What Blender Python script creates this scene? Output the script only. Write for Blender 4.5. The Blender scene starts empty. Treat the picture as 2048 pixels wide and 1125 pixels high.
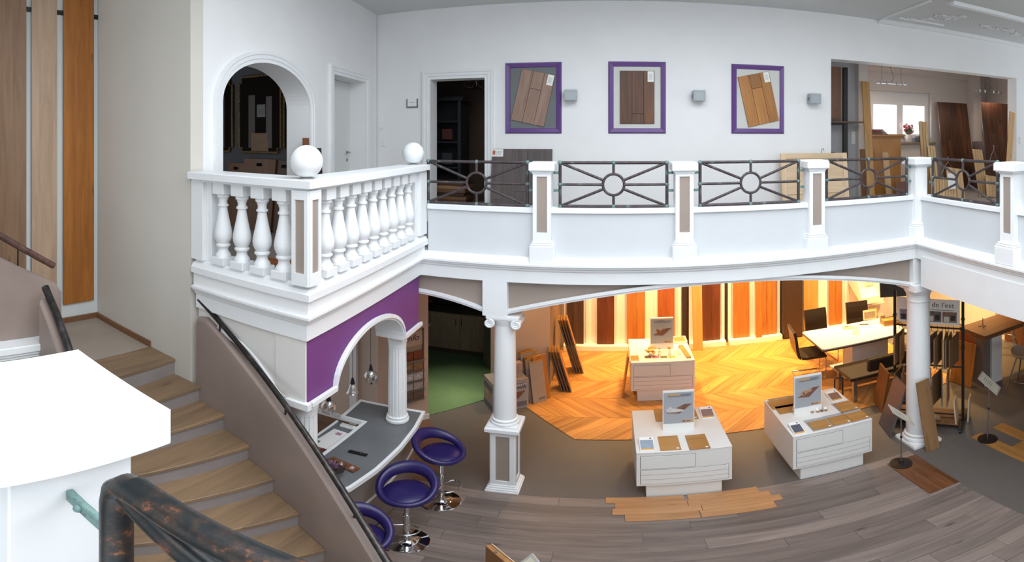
import bpy, bmesh, math, random
from mathutils import Vector, Matrix
random.seed(7)
R = math.radians
S = bpy.context.scene
C = S.collection
PI = math.pi

# ---------------------------------------------------------------- camera (stitched panorama, 120 degrees wide)
EYE = 4.25                                   # metres above the ground floor
PX = 974.6                                   # pixels per radian of the 2048x1125 frame
cam_d = bpy.data.cameras.new('camera'); cam = bpy.data.objects.new('camera', cam_d); C.objects.link(cam)
cam_d.type = 'PANO'; cam_d.panorama_type = 'EQUIRECTANGULAR'
cam_d.longitude_min = -1024 / PX; cam_d.longitude_max = 1024 / PX
cam_d.latitude_max = 274.6 / PX; cam_d.latitude_min = -(1125 - 274.6) / PX
cam.location = (0, 0, EYE)
cam.rotation_euler = (PI / 2, 0, (1220.1 - 1024) / PX)
S.camera = cam

# ---------------------------------------------------------------- world, skylight, exposure
w = bpy.data.worlds.new('world'); S.world = w; w.use_nodes = True
bg = w.node_tree.nodes['Background']
bg.inputs['Color'].default_value = (0.86, 0.93, 1.0, 1); bg.inputs['Strength'].default_value = 1.4

def area(name, loc, rot, sx, sy, power, col):
    d = bpy.data.lights.new(name, 'AREA'); d.shape = 'RECTANGLE'; d.size = sx; d.size_y = sy
    d.energy = power; d.color = col
    o = bpy.data.objects.new(name, d); C.objects.link(o); o.location = loc; o.rotation_euler = rot
    return o
area('skylight', (1.0, 1.2, 6.45), (0, 0, 0), 4.4, 6.4, 375, (0.90, 0.95, 1.0))          # glazed roof over the atrium
area('glass_front', (1.2, -5.6, 3.0), (R(90), 0, 0), 7.0, 5.0, 55, (0.92, 0.96, 1.0))     # glazed shop front behind the viewer
area('window_daylight', (6.33, 9.62, 4.75), (R(-90), 0, 0), 1.6, 1.0, 75, (0.95, 0.97, 1.0))                  # daylight outside the sample room window
WARM = (1.0, 0.60, 0.24)
S.view_settings.view_transform = 'Standard'; S.view_settings.look = 'None'
S.view_settings.gamma = 1.0; S.view_settings.use_curve_mapping = False
S.view_settings.exposure = 0.0
S.cycles.use_denoising = True

# ---------------------------------------------------------------- materials
MATS = {}
def pane_glass(name='window_glass', gloss=0.05):
    m, t, b = nt(name); t.nodes.remove(b); o = t.nodes['Material Output']
    tr = t.nodes.new('ShaderNodeBsdfTransparent'); gl = t.nodes.new('ShaderNodeBsdfGlossy'); gl.inputs['Roughness'].default_value = 0.0; mx = t.nodes.new('ShaderNodeMixShader'); mx.inputs[0].default_value = gloss
    t.links.new(tr.outputs[0], mx.inputs[1]); t.links.new(gl.outputs[0], mx.inputs[2]); t.links.new(mx.outputs[0], o.inputs['Surface']); return m
def nt(name):
    m = bpy.data.materials.new(name); m.use_nodes = True
    t = m.node_tree; b = t.nodes['Principled BSDF']
    return m, t, b
def lin(c):
    if isinstance(c, str):
        c = tuple(int(c[i:i+2], 16) / 255 for i in (0, 2, 4))
    return tuple((x / 12.92 if x <= 0.04045 else ((x + 0.055) / 1.055) ** 2.4) for x in c) + (1,)
def paint(name, c, rough=0.6, var=0.06, scale=6.0, bump=0.0, metal=0.0, bscale=60, spec=0.5, coat=0):
    if name in MATS: return MATS[name]
    m, t, b = nt(name); c = lin(c)
    tc = t.nodes.new('ShaderNodeTexCoord'); n = t.nodes.new('ShaderNodeTexNoise')
    n.inputs['Scale'].default_value = scale; n.inputs['Detail'].default_value = 4
    t.links.new(tc.outputs['Object'], n.inputs['Vector'])
    r = t.nodes.new('ShaderNodeValToRGB'); t.links.new(n.outputs['Fac'], r.inputs['Fac'])
    r.color_ramp.elements[0].position = 0.3; r.color_ramp.elements[1].position = 0.7
    r.color_ramp.elements[0].color = tuple(x * (1 - var) for x in c[:3]) + (1,)
    r.color_ramp.elements[1].color = tuple(min(1, x * (1 + var)) for x in c[:3]) + (1,)
    t.links.new(r.outputs['Color'], b.inputs['Base Color'])
    b.inputs['Roughness'].default_value = rough; b.inputs['Metallic'].default_value = metal
    b.inputs['Specular IOR Level'].default_value = spec; b.inputs['Coat Weight'].default_value = coat
    if bump:
        n2 = t.nodes.new('ShaderNodeTexNoise'); n2.inputs['Scale'].default_value = bscale; n2.inputs['Detail'].default_value = 5
        t.links.new(tc.outputs['Object'], n2.inputs['Vector'])
        bp = t.nodes.new('ShaderNodeBump'); bp.inputs['Strength'].default_value = bump; bp.inputs['Distance'].default_value = 0.01
        t.links.new(n2.outputs['Fac'], bp.inputs['Height']); t.links.new(bp.outputs['Normal'], b.inputs['Normal'])
    MATS[name] = m; return m
def wood(name, c1, c2, axis='x', rough=0.45, grain=9.0, rnd=0.25, knots=0.5):
    """oak-like grain along one local axis; every board drawn from it gets its own tone"""
    if name in MATS: return MATS[name]
    m, t, b = nt(name); L = t.links; c1 = lin(c1); c2 = lin(c2)
    tc = t.nodes.new('ShaderNodeTexCoord'); oi = t.nodes.new('ShaderNodeObjectInfo')
    off = t.nodes.new('ShaderNodeVectorMath'); off.operation = 'MULTIPLY_ADD'
    cm = t.nodes.new('ShaderNodeCombineXYZ')
    for k in 'XYZ': L.new(oi.outputs['Random'], cm.inputs[k])
    L.new(cm.outputs[0], off.inputs[0]); off.inputs[1].default_value = (37, 53, 71); L.new(tc.outputs['Object'], off.inputs[2])
    mp = t.nodes.new('ShaderNodeMapping'); L.new(off.outputs[0], mp.inputs['Vector'])
    sc = {'x': (0.7, grain, grain), 'y': (grain, 0.7, grain), 'z': (grain, grain, 0.7)}[axis]
    mp.inputs['Scale'].default_value = sc
    n = t.nodes.new('ShaderNodeTexNoise'); n.inputs['Scale'].default_value = 1.4; n.inputs['Detail'].default_value = 7
    n.inputs['Roughness'].default_value = 0.62; n.inputs['Distortion'].default_value = 0.8
    L.new(mp.outputs[0], n.inputs['Vector'])
    r = t.nodes.new('ShaderNodeValToRGB'); L.new(n.outputs['Fac'], r.inputs['Fac'])
    r.color_ramp.elements[0].position = 0.32; r.color_ramp.elements[0].color = c1
    r.color_ramp.elements[1].position = 0.68; r.color_ramp.elements[1].color = c2
    # knots
    mp2 = t.nodes.new('ShaderNodeMapping'); L.new(off.outputs[0], mp2.inputs['Vector'])
    mp2.inputs['Scale'].default_value = {'x': (1.6, 5, 5), 'y': (5, 1.6, 5), 'z': (5, 5, 1.6)}[axis]
    v = t.nodes.new('ShaderNodeTexVoronoi'); v.inputs['Scale'].default_value = 1.0; L.new(mp2.outputs[0], v.inputs['Vector'])
    kr = t.nodes.new('ShaderNodeValToRGB'); L.new(v.outputs['Distance'], kr.inputs['Fac'])
    kr.color_ramp.elements[0].position = 0.03; kr.color_ramp.elements[0].color = (1 - knots,) * 3 + (1,)
    kr.color_ramp.elements[1].position = 0.13; kr.color_ramp.elements[1].color = (1, 1, 1, 1)
    mx = t.nodes.new('ShaderNodeMix'); mx.data_type = 'RGBA'; mx.blend_type = 'MULTIPLY'; mx.inputs[0].default_value = 1
    L.new(r.outputs['Color'], mx.inputs[6]); L.new(kr.outputs['Color'], mx.inputs[7])
    # board-to-board tone
    mr = t.nodes.new('ShaderNodeMapRange'); L.new(oi.outputs['Random'], mr.inputs['Value'])
    mr.inputs['To Min'].default_value = 1 - rnd; mr.inputs['To Max'].default_value = 1 + rnd
    hs = t.nodes.new('ShaderNodeHueSaturation'); L.new(mx.outputs[2], hs.inputs['Color']); L.new(mr.outputs[0], hs.inputs['Value'])
    L.new(hs.outputs['Color'], b.inputs['Base Color'])
    b.inputs['Roughness'].default_value = rough
    bp = t.nodes.new('ShaderNodeBump'); bp.inputs['Strength'].default_value = 0.12; bp.inputs['Distance'].default_value = 0.004
    L.new(n.outputs['Fac'], bp.inputs['Height']); L.new(bp.outputs['Normal'], b.inputs['Normal'])
    MATS[name] = m; return m
def patina(name, c1, c2, c3, scale=25, metal=0.55, rough=0.42, lo=.36, hi=.66):
    if name in MATS: return MATS[name]
    m, t, b = nt(name); L = t.links
    tc = t.nodes.new('ShaderNodeTexCoord'); n = t.nodes.new('ShaderNodeTexNoise')
    n.inputs['Scale'].default_value = scale; n.inputs['Detail'].default_value = 8; n.inputs['Roughness'].default_value = 0.7
    L.new(tc.outputs['Object'], n.inputs['Vector'])
    r = t.nodes.new('ShaderNodeValToRGB'); L.new(n.outputs['Fac'], r.inputs['Fac'])
    r.color_ramp.elements[0].position = lo; r.color_ramp.elements[0].color = lin(c1)
    r.color_ramp.elements[1].position = hi; r.color_ramp.elements[1].color = lin(c3)
    e = r.color_ramp.elements.new((lo + hi) / 2); e.color = lin(c2)
    L.new(r.outputs['Color'], b.inputs['Base Color'])
    b.inputs['Metallic'].default_value = metal; b.inputs['Roughness'].default_value = rough
    bp = t.nodes.new('ShaderNodeBump'); bp.inputs['Strength'].default_value = 0.15; bp.inputs['Distance'].default_value = 0.003
    L.new(n.outputs['Fac'], bp.inputs['Height']); L.new(bp.outputs['Normal'], b.inputs['Normal'])
    MATS[name] = m; return m
def glass(name, c=(1, 1, 1), rough=0.0, ior=1.45):
    if name in MATS: return MATS[name]
    m, t, b = nt(name)
    b.inputs['Base Color'].default_value = c + (1,); b.inputs['Transmission Weight'].default_value = 1
    b.inputs['Roughness'].default_value = rough; b.inputs['IOR'].default_value = ior
    MATS[name] = m; return m

WHITE = paint('white_paint', 'E8EAEB', 0.45, 0.015)
WALLP = paint('wall_paint', 'ECECEC', 0.7, 0.02, 2.0, 0.04, bscale=200)
CEILP = paint('ceiling_paint', 'D6D8D8', 0.8, 0.01)
GREYW = paint('stair_wall_paint', 'CFCAC1', 0.7, 0.02, 2.0)
TAUPE = paint('taupe_paint', '9B8D83', 0.55, 0.03)
LIME = paint('taupe_limewash', '8B7B73', 0.42, 0.14, 1.7, 0.10, bscale=9)
PURPLE = paint('purple_paint', '70387A', 0.6, 0.04)
FRAMEP = paint('purple_lacquer', '5F3880', 0.4, 0.05)
BEIGE = paint('beige_wall_paint', 'C4AE9F', 0.7, 0.02)
LINO = paint('grey_linoleum', '625D59', 0.45, 0.06, 1.2, 0.03, bscale=40)
CARPET = paint('green_carpet', '65845A', 0.95, 0.10, 40, 0.5, bscale=300)
COPPER = patina('patinated_copper', '3B3335', '4A4143', '6B8A88', 11, 0.2, 0.5, .42, .74)
VERDI = patina('verdigris', '56706D', '73908B', '425152', 30, 0.25, 0.6)
BRONZE = patina('bronzed_copper', '25292B', '40352F', 'A2633E', 34, 0.55, 0.38, .46, .70)
STEELDK = patina('dark_handrail_steel', '2C2B2C', '3D3938', '5A5250', 12, 0.7, 0.32)
CHROME = paint('chrome', 'D8D8DA', 0.06, 0.0, metal=1.0)
STEEL = paint('brushed_steel', '9C9C9C', 0.3, 0.03, metal=0.9)
BLACK = paint('black_plastic', '17171A', 0.35, 0.05)
BLACKM = paint('black_metal', '2A2624', 0.4, 0.08, metal=0.4)
LEATHER = paint('black_leather', '2A211D', 0.38, 0.1, 12, 0.15, bscale=120)
PURLEA = paint('purple_leather', '251C55', 0.34, 0.08, 10, 0.10, bscale=150)
PAPER = paint('white_paper', 'EDEDEA', 0.7, 0.01)
LAMIN = paint('white_laminate', 'E4E3DF', 0.35, 0.01)
GREYST = paint('grey_stone_top', '6B6E71', 0.35, 0.08, 5, 0.02)
GOLD = patina('gilt', '3A2E1A', '6E5730', '94794A', 60, 0.4, 0.5)
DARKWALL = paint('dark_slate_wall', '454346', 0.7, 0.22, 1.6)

# ---------------------------------------------------------------- mesh builder
class B:
    def __init__(s): s.v = []; s.f = []
    def add(s, vs, fs):
        o = len(s.v); s.v += [tuple(p) for p in vs]; s.f += [tuple(i + o for i in f) for f in fs]; return s
    def box(s, x0, x1, y0, y1, z0, z1):
        return s.add([(x0,y0,z0),(x1,y0,z0),(x1,y1,z0),(x0,y1,z0),(x0,y0,z1),(x1,y0,z1),(x1,y1,z1),(x0,y1,z1)],
                     [(0,3,2,1),(4,5,6,7),(0,1,5,4),(1,2,6,5),(2,3,7,6),(3,0,4,7)])
    def cbox(s, c, d):
        return s.box(c[0]-d[0]/2, c[0]+d[0]/2, c[1]-d[1]/2, c[1]+d[1]/2, c[2]-d[2]/2, c[2]+d[2]/2)
    def prism(s, poly, a, b, ax='z'):
        """polygon extruded from a to b; ax z: (x,y), ax y: (x,z), ax x: (y,z)"""
        f = {'z': lambda p, h: (p[0], p[1], h), 'y': lambda p, h: (p[0], h, p[1]), 'x': lambda p, h: (h, p[0], p[1])}[ax]
        n = len(poly)
        return s.add([f(p, a) for p in poly] + [f(p, b) for p in poly],
                     [tuple(range(n))[::-1], tuple(range(n, 2*n))] + [(i, (i+1) % n, n+(i+1) % n, n+i) for i in range(n)])
    def strip(s, lo, hi, a, b, ax='y'):
        """wall band between two polylines lo / hi with the same first coordinates, extruded a..b (quads, no big ngons)"""
        f = {'y': lambda p, h: (p[0], h, p[1]), 'x': lambda p, h: (h, p[0], p[1]), 'z': lambda p, h: (p[0], p[1], h)}[ax]
        for i in range(len(lo) - 1):
            q = [lo[i], lo[i+1], hi[i+1], hi[i]]
            s.add([f(p, a) for p in q] + [f(p, b) for p in q],
                  [(0,1,2,3),(7,6,5,4),(0,4,5,1),(1,5,6,2),(2,6,7,3),(3,7,4,0)])
        return s
    def cyl(s, p0, p1, r0, r1=None, n=16):
        return s.tube([p0, p1], [r0, r0 if r1 is None else r1], n)
    def tube(s, pts, r, n=10, closed=False):
        pts = [Vector(p) for p in pts]; m = len(pts)
        rr = r if isinstance(r, (list, tuple)) else [r] * m
        vs = []; up = None
        for i, p in enumerate(pts):
            if closed: t = pts[(i+1) % m] - pts[i-1]
            else: t = pts[min(i+1, m-1)] - pts[max(i-1, 0)]
            t.normalize()
            if up is None: up = Vector((0,0,1)) if abs(t.z) < 0.9 else Vector((1,0,0))
            a = t.cross(up); a.normalize(); b = a.cross(t); up = b
            for k in range(n):
                q = 2*PI*k/n; vs.append(p + (a*math.cos(q) + b*math.sin(q)) * rr[i])
        fs = []
        for i in range(m if closed else m-1):
            j = (i+1) % m
            for k in range(n):
                fs.append((i*n+k, i*n+(k+1) % n, j*n+(k+1) % n, j*n+k))
        if not closed: fs += [tuple(range(n))[::-1], tuple(range((m-1)*n, m*n))]
        return s.add(vs, fs)
    def lathe(s, prof, n=24, c=(0,0,0), flute=0, fd=0.0):
        vs = []; m = len(prof)
        for (r, z) in prof:
            for k in range(n):
                q = 2*PI*k/n; rr = r
                if flute: rr = r - fd * max(0.0, math.sin(q*flute)) ** 0.7
                vs.append((c[0]+rr*math.cos(q), c[1]+rr*math.sin(q), c[2]+z))
        fs = [(i*n+k, i*n+(k+1) % n, (i+1)*n+(k+1) % n, (i+1)*n+k) for i in range(m-1) for k in range(n)]
        if prof[0][0] > 1e-6: fs.append(tuple(range(n))[::-1])
        if prof[-1][0] > 1e-6: fs.append(tuple(range((m-1)*n, m*n)))
        return s.add(vs, fs)
    def ball(s, c, r, n=24, sx=1, sy=1, sz=1):
        k = n//2; vs = [(c[0], c[1], c[2]-r*sz)]; fs = []
        for i in range(1, k):
            a = -PI/2 + PI*i/k
            for j in range(n):
                q = 2*PI*j/n; vs.append((c[0]+r*sx*math.cos(a)*math.cos(q), c[1]+r*sy*math.cos(a)*math.sin(q), c[2]+r*sz*math.sin(a)))
        vs.append((c[0], c[1], c[2]+r*sz)); e = len(vs)-1
        for j in range(n):
            fs.append((0, 1+(j+1) % n, 1+j)); fs.append((e, e-n+j, e-n+(j+1) % n))
        for i in range(k-2):
            for j in range(n): fs.append((1+i*n+j, 1+i*n+(j+1) % n, 1+(i+1)*n+(j+1) % n, 1+(i+1)*n+j))
        return s.add(vs, fs)
    def sweep(s, prof, path, closed=False):
        """moulding: prof (out, z) carried along a plan polyline; out is to the right of travel, corners mitred"""
        P = [Vector((p[0], p[1])) for p in path]; m = len(P); vs = []; k = len(prof)
        for i in range(m):
            dirs = []
            if i > 0 or closed: dirs.append((P[i]-P[i-1]).normalized())
            if i < m-1 or closed: dirs.append((P[(i+1) % m]-P[i]).normalized())
            ns = [Vector((d.y, -d.x)) for d in dirs]
            nn = ns[0] if len(ns) == 1 else (ns[0]+ns[1]) / (1 + ns[0].dot(ns[1]))
            z0 = path[i][2] if len(path[i]) > 2 else 0
            for (o, z) in prof: vs.append((P[i].x+nn.x*o, P[i].y+nn.y*o, z+z0))
        fs = []
        for i in range(m if closed else m-1):
            j = (i+1) % m
            for q in range(k): fs.append((i*k+q, j*k+q, j*k+(q+1) % k, i*k+(q+1) % k))
        if not closed: fs += [tuple(range(k)), tuple(range((m-1)*k, m*k))[::-1]]
        return s.add(vs, fs)
    def moved(s, M):
        s.v = [tuple(M @ Vector(p)) for p in s.v]; return s
    def mesh(s, name, mat, bev=0.0, smooth=None):
        me = bpy.data.meshes.new(name); me.from_pydata(s.v, [], s.f); me.update()
        bm = bmesh.new(); bm.from_mesh(me)
        bmesh.ops.recalc_face_normals(bm, faces=bm.faces)
        if bev:
            es = [e for e in bm.edges if len(e.link_faces) == 2 and e.calc_face_angle(0) > 0.6]
            bmesh.ops.bevel(bm, geom=es, offset=bev, segments=1, profile=0.5, affect='EDGES', clamp_overlap=True)
        bm.to_mesh(me); bm.free()
        if smooth is not None:
            me.polygons.foreach_set('use_smooth', [True]*len(me.polygons)); me.set_sharp_from_angle(angle=R(smooth))
        me.materials.append(mat)
        return me

def link(name, me, parent=None, loc=(0,0,0), rot=(0,0,0)):
    o = bpy.data.objects.new(name, me); C.objects.link(o); o.parent = parent
    o.location = loc; o.rotation_euler = rot
    return o
def part(parent, name, b, mat, bev=0.0, smooth=None, loc=(0,0,0), rot=(0,0,0), label=None):
    o = link(name, b.mesh(name, mat, bev, smooth), parent, loc, rot)
    if label: o['label'] = label
    return o
def thing(name, label, cat, loc=(0,0,0), rot=(0,0,0), group=None):
    o = bpy.data.objects.new(name, None); C.objects.link(o); o.location = loc
    o.rotation_euler = rot if isinstance(rot, (tuple, list)) else (0, 0, rot)
    o['label'] = label; o['category'] = cat
    if group: o['group'] = group
    o.empty_display_size = 0.1
    return o
def solo(name, label, cat, b, mat, bev=0.0, smooth=None, loc=(0,0,0), rot=(0,0,0), group=None):
    o = link(name, b.mesh(name, mat, bev, smooth), None, loc, rot)
    o['label'] = label; o['category'] = cat
    if group: o['group'] = group
    return o
def struct(name, b, mat, label, cat, bev=0.0, smooth=None, parent=None):
    o = link(name, b.mesh(name, mat, bev, smooth), parent)
    if parent is None:
        o['kind'] = 'structure'; o['label'] = label; o['category'] = cat
    return o
def dup(root, loc, rot, label, group=None):
    def cp(o, par):
        c = o.copy(); C.objects.link(c); c.parent = par
        for ch in kids.get(o.name, []): cp(ch, c)
        return c
    kids = {}
    for o in C.objects:
        if o.parent: kids.setdefault(o.parent.name, []).append(o)
    r = cp(root, None); r.location = loc; r.rotation_euler = rot if isinstance(rot, (tuple, list)) else (0, 0, rot)
    r['label'] = label
    if group: r['group'] = group
    return r
def text(parent, name, s, size, mat, loc, rot=(R(90),0,0), align='CENTER', shear=0.0, ext=0.0006, flip=False, sx=1.0):
    cu = bpy.data.curves.new(name, 'FONT'); cu.body = s; cu.size = size; cu.align_x = align; cu.align_y = 'CENTER'
    cu.extrude = ext; cu.shear = shear; cu.resolution_u = 3
    t = bpy.data.objects.new(name, cu); C.objects.link(t)
    me = bpy.data.meshes.new_from_object(t.evaluated_get(bpy.context.evaluated_depsgraph_get()))
    bpy.data.objects.remove(t)
    for v in me.vertices: v.co.x *= (-sx if flip else sx)
    me.materials.clear(); me.materials.append(mat)
    return link(name, me, parent, loc, rot)
def arc(cx, cz, rx, rz, a0, a1, n):
    return [(cx + rx*math.cos(a0+(a1-a0)*i/n), cz + rz*math.sin(a0+(a1-a0)*i/n)) for i in range(n+1)]
# ================================================================= THE SETTING
ZU, ZC = 3.0, 6.18                    # upper floor, ceiling
# ground floor
fl = struct('floor', B().box(-6.2, 9.2, -6.0, 9.4, -0.12, 0), LINO, 'smooth grey linoleum floor of the ground level', 'floor')
# grey oak plank floor under the atrium, plank by plank
pf = struct('floor_oak_planks', B().box(-1.9, 3.245, 0.6, 4.612, 0.0, 0.004), TAUPE, 'greyed oak plank floor in front of the info desk', 'floor')
OAKG = wood('greyed_oak', '6A5F5A', '887A72', 'x', 0.42, 10, 0.24, 0.6)
pl_m = {}
rr = random.Random(3); y = 4.612; row = 0
while y > 1.5:
    wd = 0.154; x = -1.9 - rr.random() * 1.6
    while x < 3.245:
        ln = rr.choice((1.55, 1.8, 1.8, 2.1)); a = max(x, -1.9); b_ = min(x + ln, 3.245)
        if b_ - a > 0.05:
            k = round(b_ - a, 3)
            if k not in pl_m: pl_m[k] = B().box(0.0012, k - 0.0012, -wd + 0.0012, -0.0012, 0, 0.009).mesh('plank', OAKG, 0.0015)
            link('plank', pl_m[k], pf, (a, y, 0.004))
        x += ln
    y -= wd; row += 1
# chevron oak parquet
cf = struct('floor_chevron_parquet', B().prism([(-1.12, 6.69), (-0.43, 5.92), (5.1, 5.92), (5.1, 9.25), (-0.92, 9.25), (-0.92, 7.5)], 0, 0.003),
            paint('chevron_joint', '6E4A22', 0.6), 'honey oak chevron parquet lit by warm lamps', 'floor')
OAKC = wood('chevron_oak', 'A87038', 'CB9655', 'x', 0.38, 12, 0.2, 0.3)
def clip(poly, edges):
    for (ax, ay, nx, ny) in edges:
        out = []
        for i in range(len(poly)):
            p, q = poly[i], poly[(i+1) % len(poly)]
            dp = (p[0]-ax)*nx + (p[1]-ay)*ny; dq = (q[0]-ax)*nx + (q[1]-ay)*ny
            if dp >= 0: out.append(p)
            if dp*dq < 0:
                t = dp/(dp-dq); out.append((p[0]+(q[0]-p[0])*t, p[1]+(q[1]-p[1])*t))
        poly = out
        if len(poly) < 3: return []
    return poly
CW, CS = 0.604, 0.235; shared = {}
for ci in range(6):
    ya = 5.92 + CW*ci; yb = ya + CW; s = 1 if ci % 2 == 0 else -1
    k = -8
    while k < 34:
        x0 = -0.95 + k*CS; g = 0.002
        dx = CW*s
        poly = [(x0+g, ya+g), (x0+CS-g, ya+g), (x0+CS-g+dx, yb-g), (x0+g+dx, yb-g)]
        full = poly
        nl = math.hypot(0.77, 0.69)
        poly = clip(poly, [(0, 9.25, 0, -1), (5.1, 0, -1, 0), (-0.43, 5.92, 0.77/nl, 0.69/nl)])
        if poly: poly = clip(poly, [(-0.92, 7.5, 1, 0)]) if min(p[1] for p in poly) > 7.4 else poly
        if poly:
            ang = math.atan2(CW, dx)
            M = Matrix.Rotation(-ang, 4, 'Z')
            key = s if (len(poly) == 4 and all(abs(p[0]-q[0]) + abs(p[1]-q[1]) < 1e-6 for p, q in zip(poly, full))) else None
            o_ = full[0]
            if key is None or key not in shared:
                b = B().prism([tuple((M @ Vector((p[0]-o_[0], p[1]-o_[1], 0)))[:2]) for p in poly], 0, 0.008)
                me = b.mesh('parquet_piece', OAKC, 0.001)
                if key is not None: shared[key] = me
            else: me = shared[key]
            link('parquet_piece', me, cf, (o_[0], o_[1], 0.003), (0, 0, ang))
        k += 1
struct('floor_green_carpet', B().prism([(-2.42, 6.13), (-1.60, 7.10), (-0.98, 7.75), (-0.98, 9.2), (-5.0, 9.2), (-5.0, 6.13)], 0, 0.012), CARPET, 'green carpet of the back office behind the beige wall', 'floor')
struct('floor_brown_wood', B().prism([(-5.5, 3.2), (-1.97, 3.2), (-1.80, 4.62), (-1.74, 5.2), (-2.36, 6.06), (-2.84, 5.5), (-5.5, 5.5)], 0, 0.006),
       wood('brown_floor', '5E4332', '7A5A44', 'x', 0.5, 10, 0.0), 'brown wooden floor behind the info desk', 'floor')
# upper floor slabs
fu = B()
fu.box(-6.6, 9.2, 4.68, 9.4, 2.80, 3.0); fu.box(-3.0, -1.93, 2.70, 4.68, 2.84, 3.0); fu.box(3.40, 9.2, -5.5, 4.68, 2.80, 3.0)
fu.box(-6.6, -3.0, 2.92, 4.68, 2.84, 3.0)
struct('floor_upper', fu, paint('upper_floor_grey', '8A8178', 0.5), 'upper gallery floor slab around the open atrium', 'floor')
# ceiling with the roof-light opening over the atrium
ce = B(); hx0, hx1, hy0, hy1 = -1.2, 3.2, -2.0, 4.4
ce.box(-6.6, hx0, -6.0, 9.4, ZC, ZC+.3); ce.box(hx1, 9.2, -6.0, 9.4, ZC, ZC+.3)
ce.box(hx0, hx1, -6.0, hy0, ZC, ZC+.3); ce.box(hx0, hx1, hy1, 9.4, ZC, ZC+.3)
struct('ceiling', ce, CEILP, 'flat white ceiling around the roof light', 'ceiling')
# back wall, upper level
wb = B(); y0, y1 = 6.70, 6.95
wb.box(-3.75, -2.58, y0, y1, ZU, ZC); wb.box(-2.58, -1.758, y0, y1, 5.10, ZC); wb.box(-1.758, 3.265, y0, y1, ZU, ZC)
wb.box(3.265, 7.386, y0, y1, 5.46, ZC); wb.box(7.386, 9.2, y0, y1, ZU, ZC)
struct('wall_back', wb, WALLP, 'white back wall of the upper gallery hung with purple frames', 'wall')
# left upper wall, slightly skewed, with arch and door openings (local x along the wall, y into the wall)
LW = (-3.05, 2.62, 0); LA = math.atan2(4.08, -0.42)
def leftwall(o): o.location = LW; o.rotation_euler = (0, 0, LA); return o
wl = B(); t = 0.30; A0, A1, SP, RISE = 0.399, 1.963, 4.57, 0.43; D0, D1, DT = 2.580, 3.60, 5.05; LL = 4.08
wl.box(.05, A0, 0, t, 0, ZC); wl.box(A1, D0, 0, t, ZU, ZC); wl.box(D1, LL, 0, t, ZU, ZC); wl.box(D0, D1, 0, t, DT, ZC)
ac = arc((A0+A1)/2, SP, (A1-A0)/2, RISE, PI, 0, 28)
wl.strip(ac, [(p[0], ZC) for p in ac], 0, t)
leftwall(struct('wall_left', wl, WALLP, 'white side wall with an arched opening and a door', 'wall'))
# arch casing and door casing on it
def casing(b, path, w, d, steps=((0, 1.0), (0.35, 0.65), (0.7, 0.4))):
    """stepped frame around an opening: path of (x, z) running round the opening; drawn outward (left of travel)"""
    n = len(path)
    def off(i, o):
        dirs = []
        if i > 0: dirs.append((Vector(path[i])-Vector(path[i-1])).normalized())
        if i < n-1: dirs.append((Vector(path[i+1])-Vector(path[i])).normalized())
        ns = [Vector((-q.y, q.x)) for q in dirs]
        nn = ns[0] if len(ns) == 1 else (ns[0]+ns[1])/(1+ns[0].dot(ns[1]))
        return (path[i][0]+nn.x*o, path[i][1]+nn.y*o)
    prof = [(0, 0), (0, d*.55), (w*.3, d*.55), (w*.36, d*.8), (w*.66, d*.8), (w*.74, d), (w, d), (w, 0)]
    k = len(prof); vs = []; fs = []
    for i in range(n):
        for (o, h) in prof:
            q = off(i, o); vs.append((q[0], -h, q[1]))
    for i in range(n-1):
        for q in range(k): fs.append((i*k+q, (i+1)*k+q, (i+1)*k+(q+1) % k, i*k+(q+1) % k))
    fs += [tuple(range(k)), tuple(range((n-1)*k, n*k))[::-1]]
    b.add(vs, fs)
ap = [(A0, ZU)] + arc((A0+A1)/2, SP, (A1-A0)/2, RISE, PI, 0, 28) + [(A1, ZU)]
b = B(); casing(b, ap, 0.115, 0.035)
leftwall(struct('trim_1', b, WHITE, 'moulded white casing around the arched opening', 'casing', smooth=30))
b = B(); casing(b, [(D0, ZU), (D0, DT), (D1, DT), (D1, ZU)], 0.12, 0.04)
leftwall(struct('trim_2', b, WHITE, 'moulded white casing around the closed white door', 'casing'))
dr = leftwall(struct('door_1', B().box(D0+.005, D1-.005, t-.06, t-.015, ZU+.005, DT-.004), paint('door_lacquer', 'DCDDDB', 0.4, .01), 'closed plain white door with steel handle', 'door', 0.003))
hd = B().lathe([(0, 0), (.026, 0), (.026, .008), (0, .008)], 20).moved(Matrix.Translation((D1-.09, t-.06, 4.03)) @ Matrix.Rotation(R(90), 4, 'X'))
hd.tube([(D1-.09, t-.06, 4.03), (D1-.09, t-.11, 4.03), (D1-.11, t-.115, 4.03), (D1-.21, t-.115, 4.03)], .009, 8)
part(dr, 'door_handle', hd, STEEL, smooth=40)
part(dr, 'lock_rosette', B().lathe([(0, 0), (.026, 0), (.026, .008), (0, .008)], 20).moved(Matrix.Translation((D1-.09, t-.06, 3.92)) @ Matrix.Rotation(R(90), 4, 'X')), STEEL, smooth=40)
# doorway to the dark room
b = B(); casing(b, [(-2.58, ZU), (-2.58, 5.10), (-1.758, 5.10), (-1.758, ZU)], 0.125, 0.045)
o = struct('trim_3', b, WHITE, 'moulded white casing around the open dark doorway', 'casing'); o.location = (0, 6.70, 0)
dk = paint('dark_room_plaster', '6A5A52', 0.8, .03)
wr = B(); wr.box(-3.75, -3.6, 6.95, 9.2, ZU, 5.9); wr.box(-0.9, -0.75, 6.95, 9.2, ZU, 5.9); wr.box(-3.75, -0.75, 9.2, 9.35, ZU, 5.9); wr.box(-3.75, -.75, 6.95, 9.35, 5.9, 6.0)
struct('wall_dark_room', wr, dk, 'dim taupe walls of the room behind the open doorway', 'wall')
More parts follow.
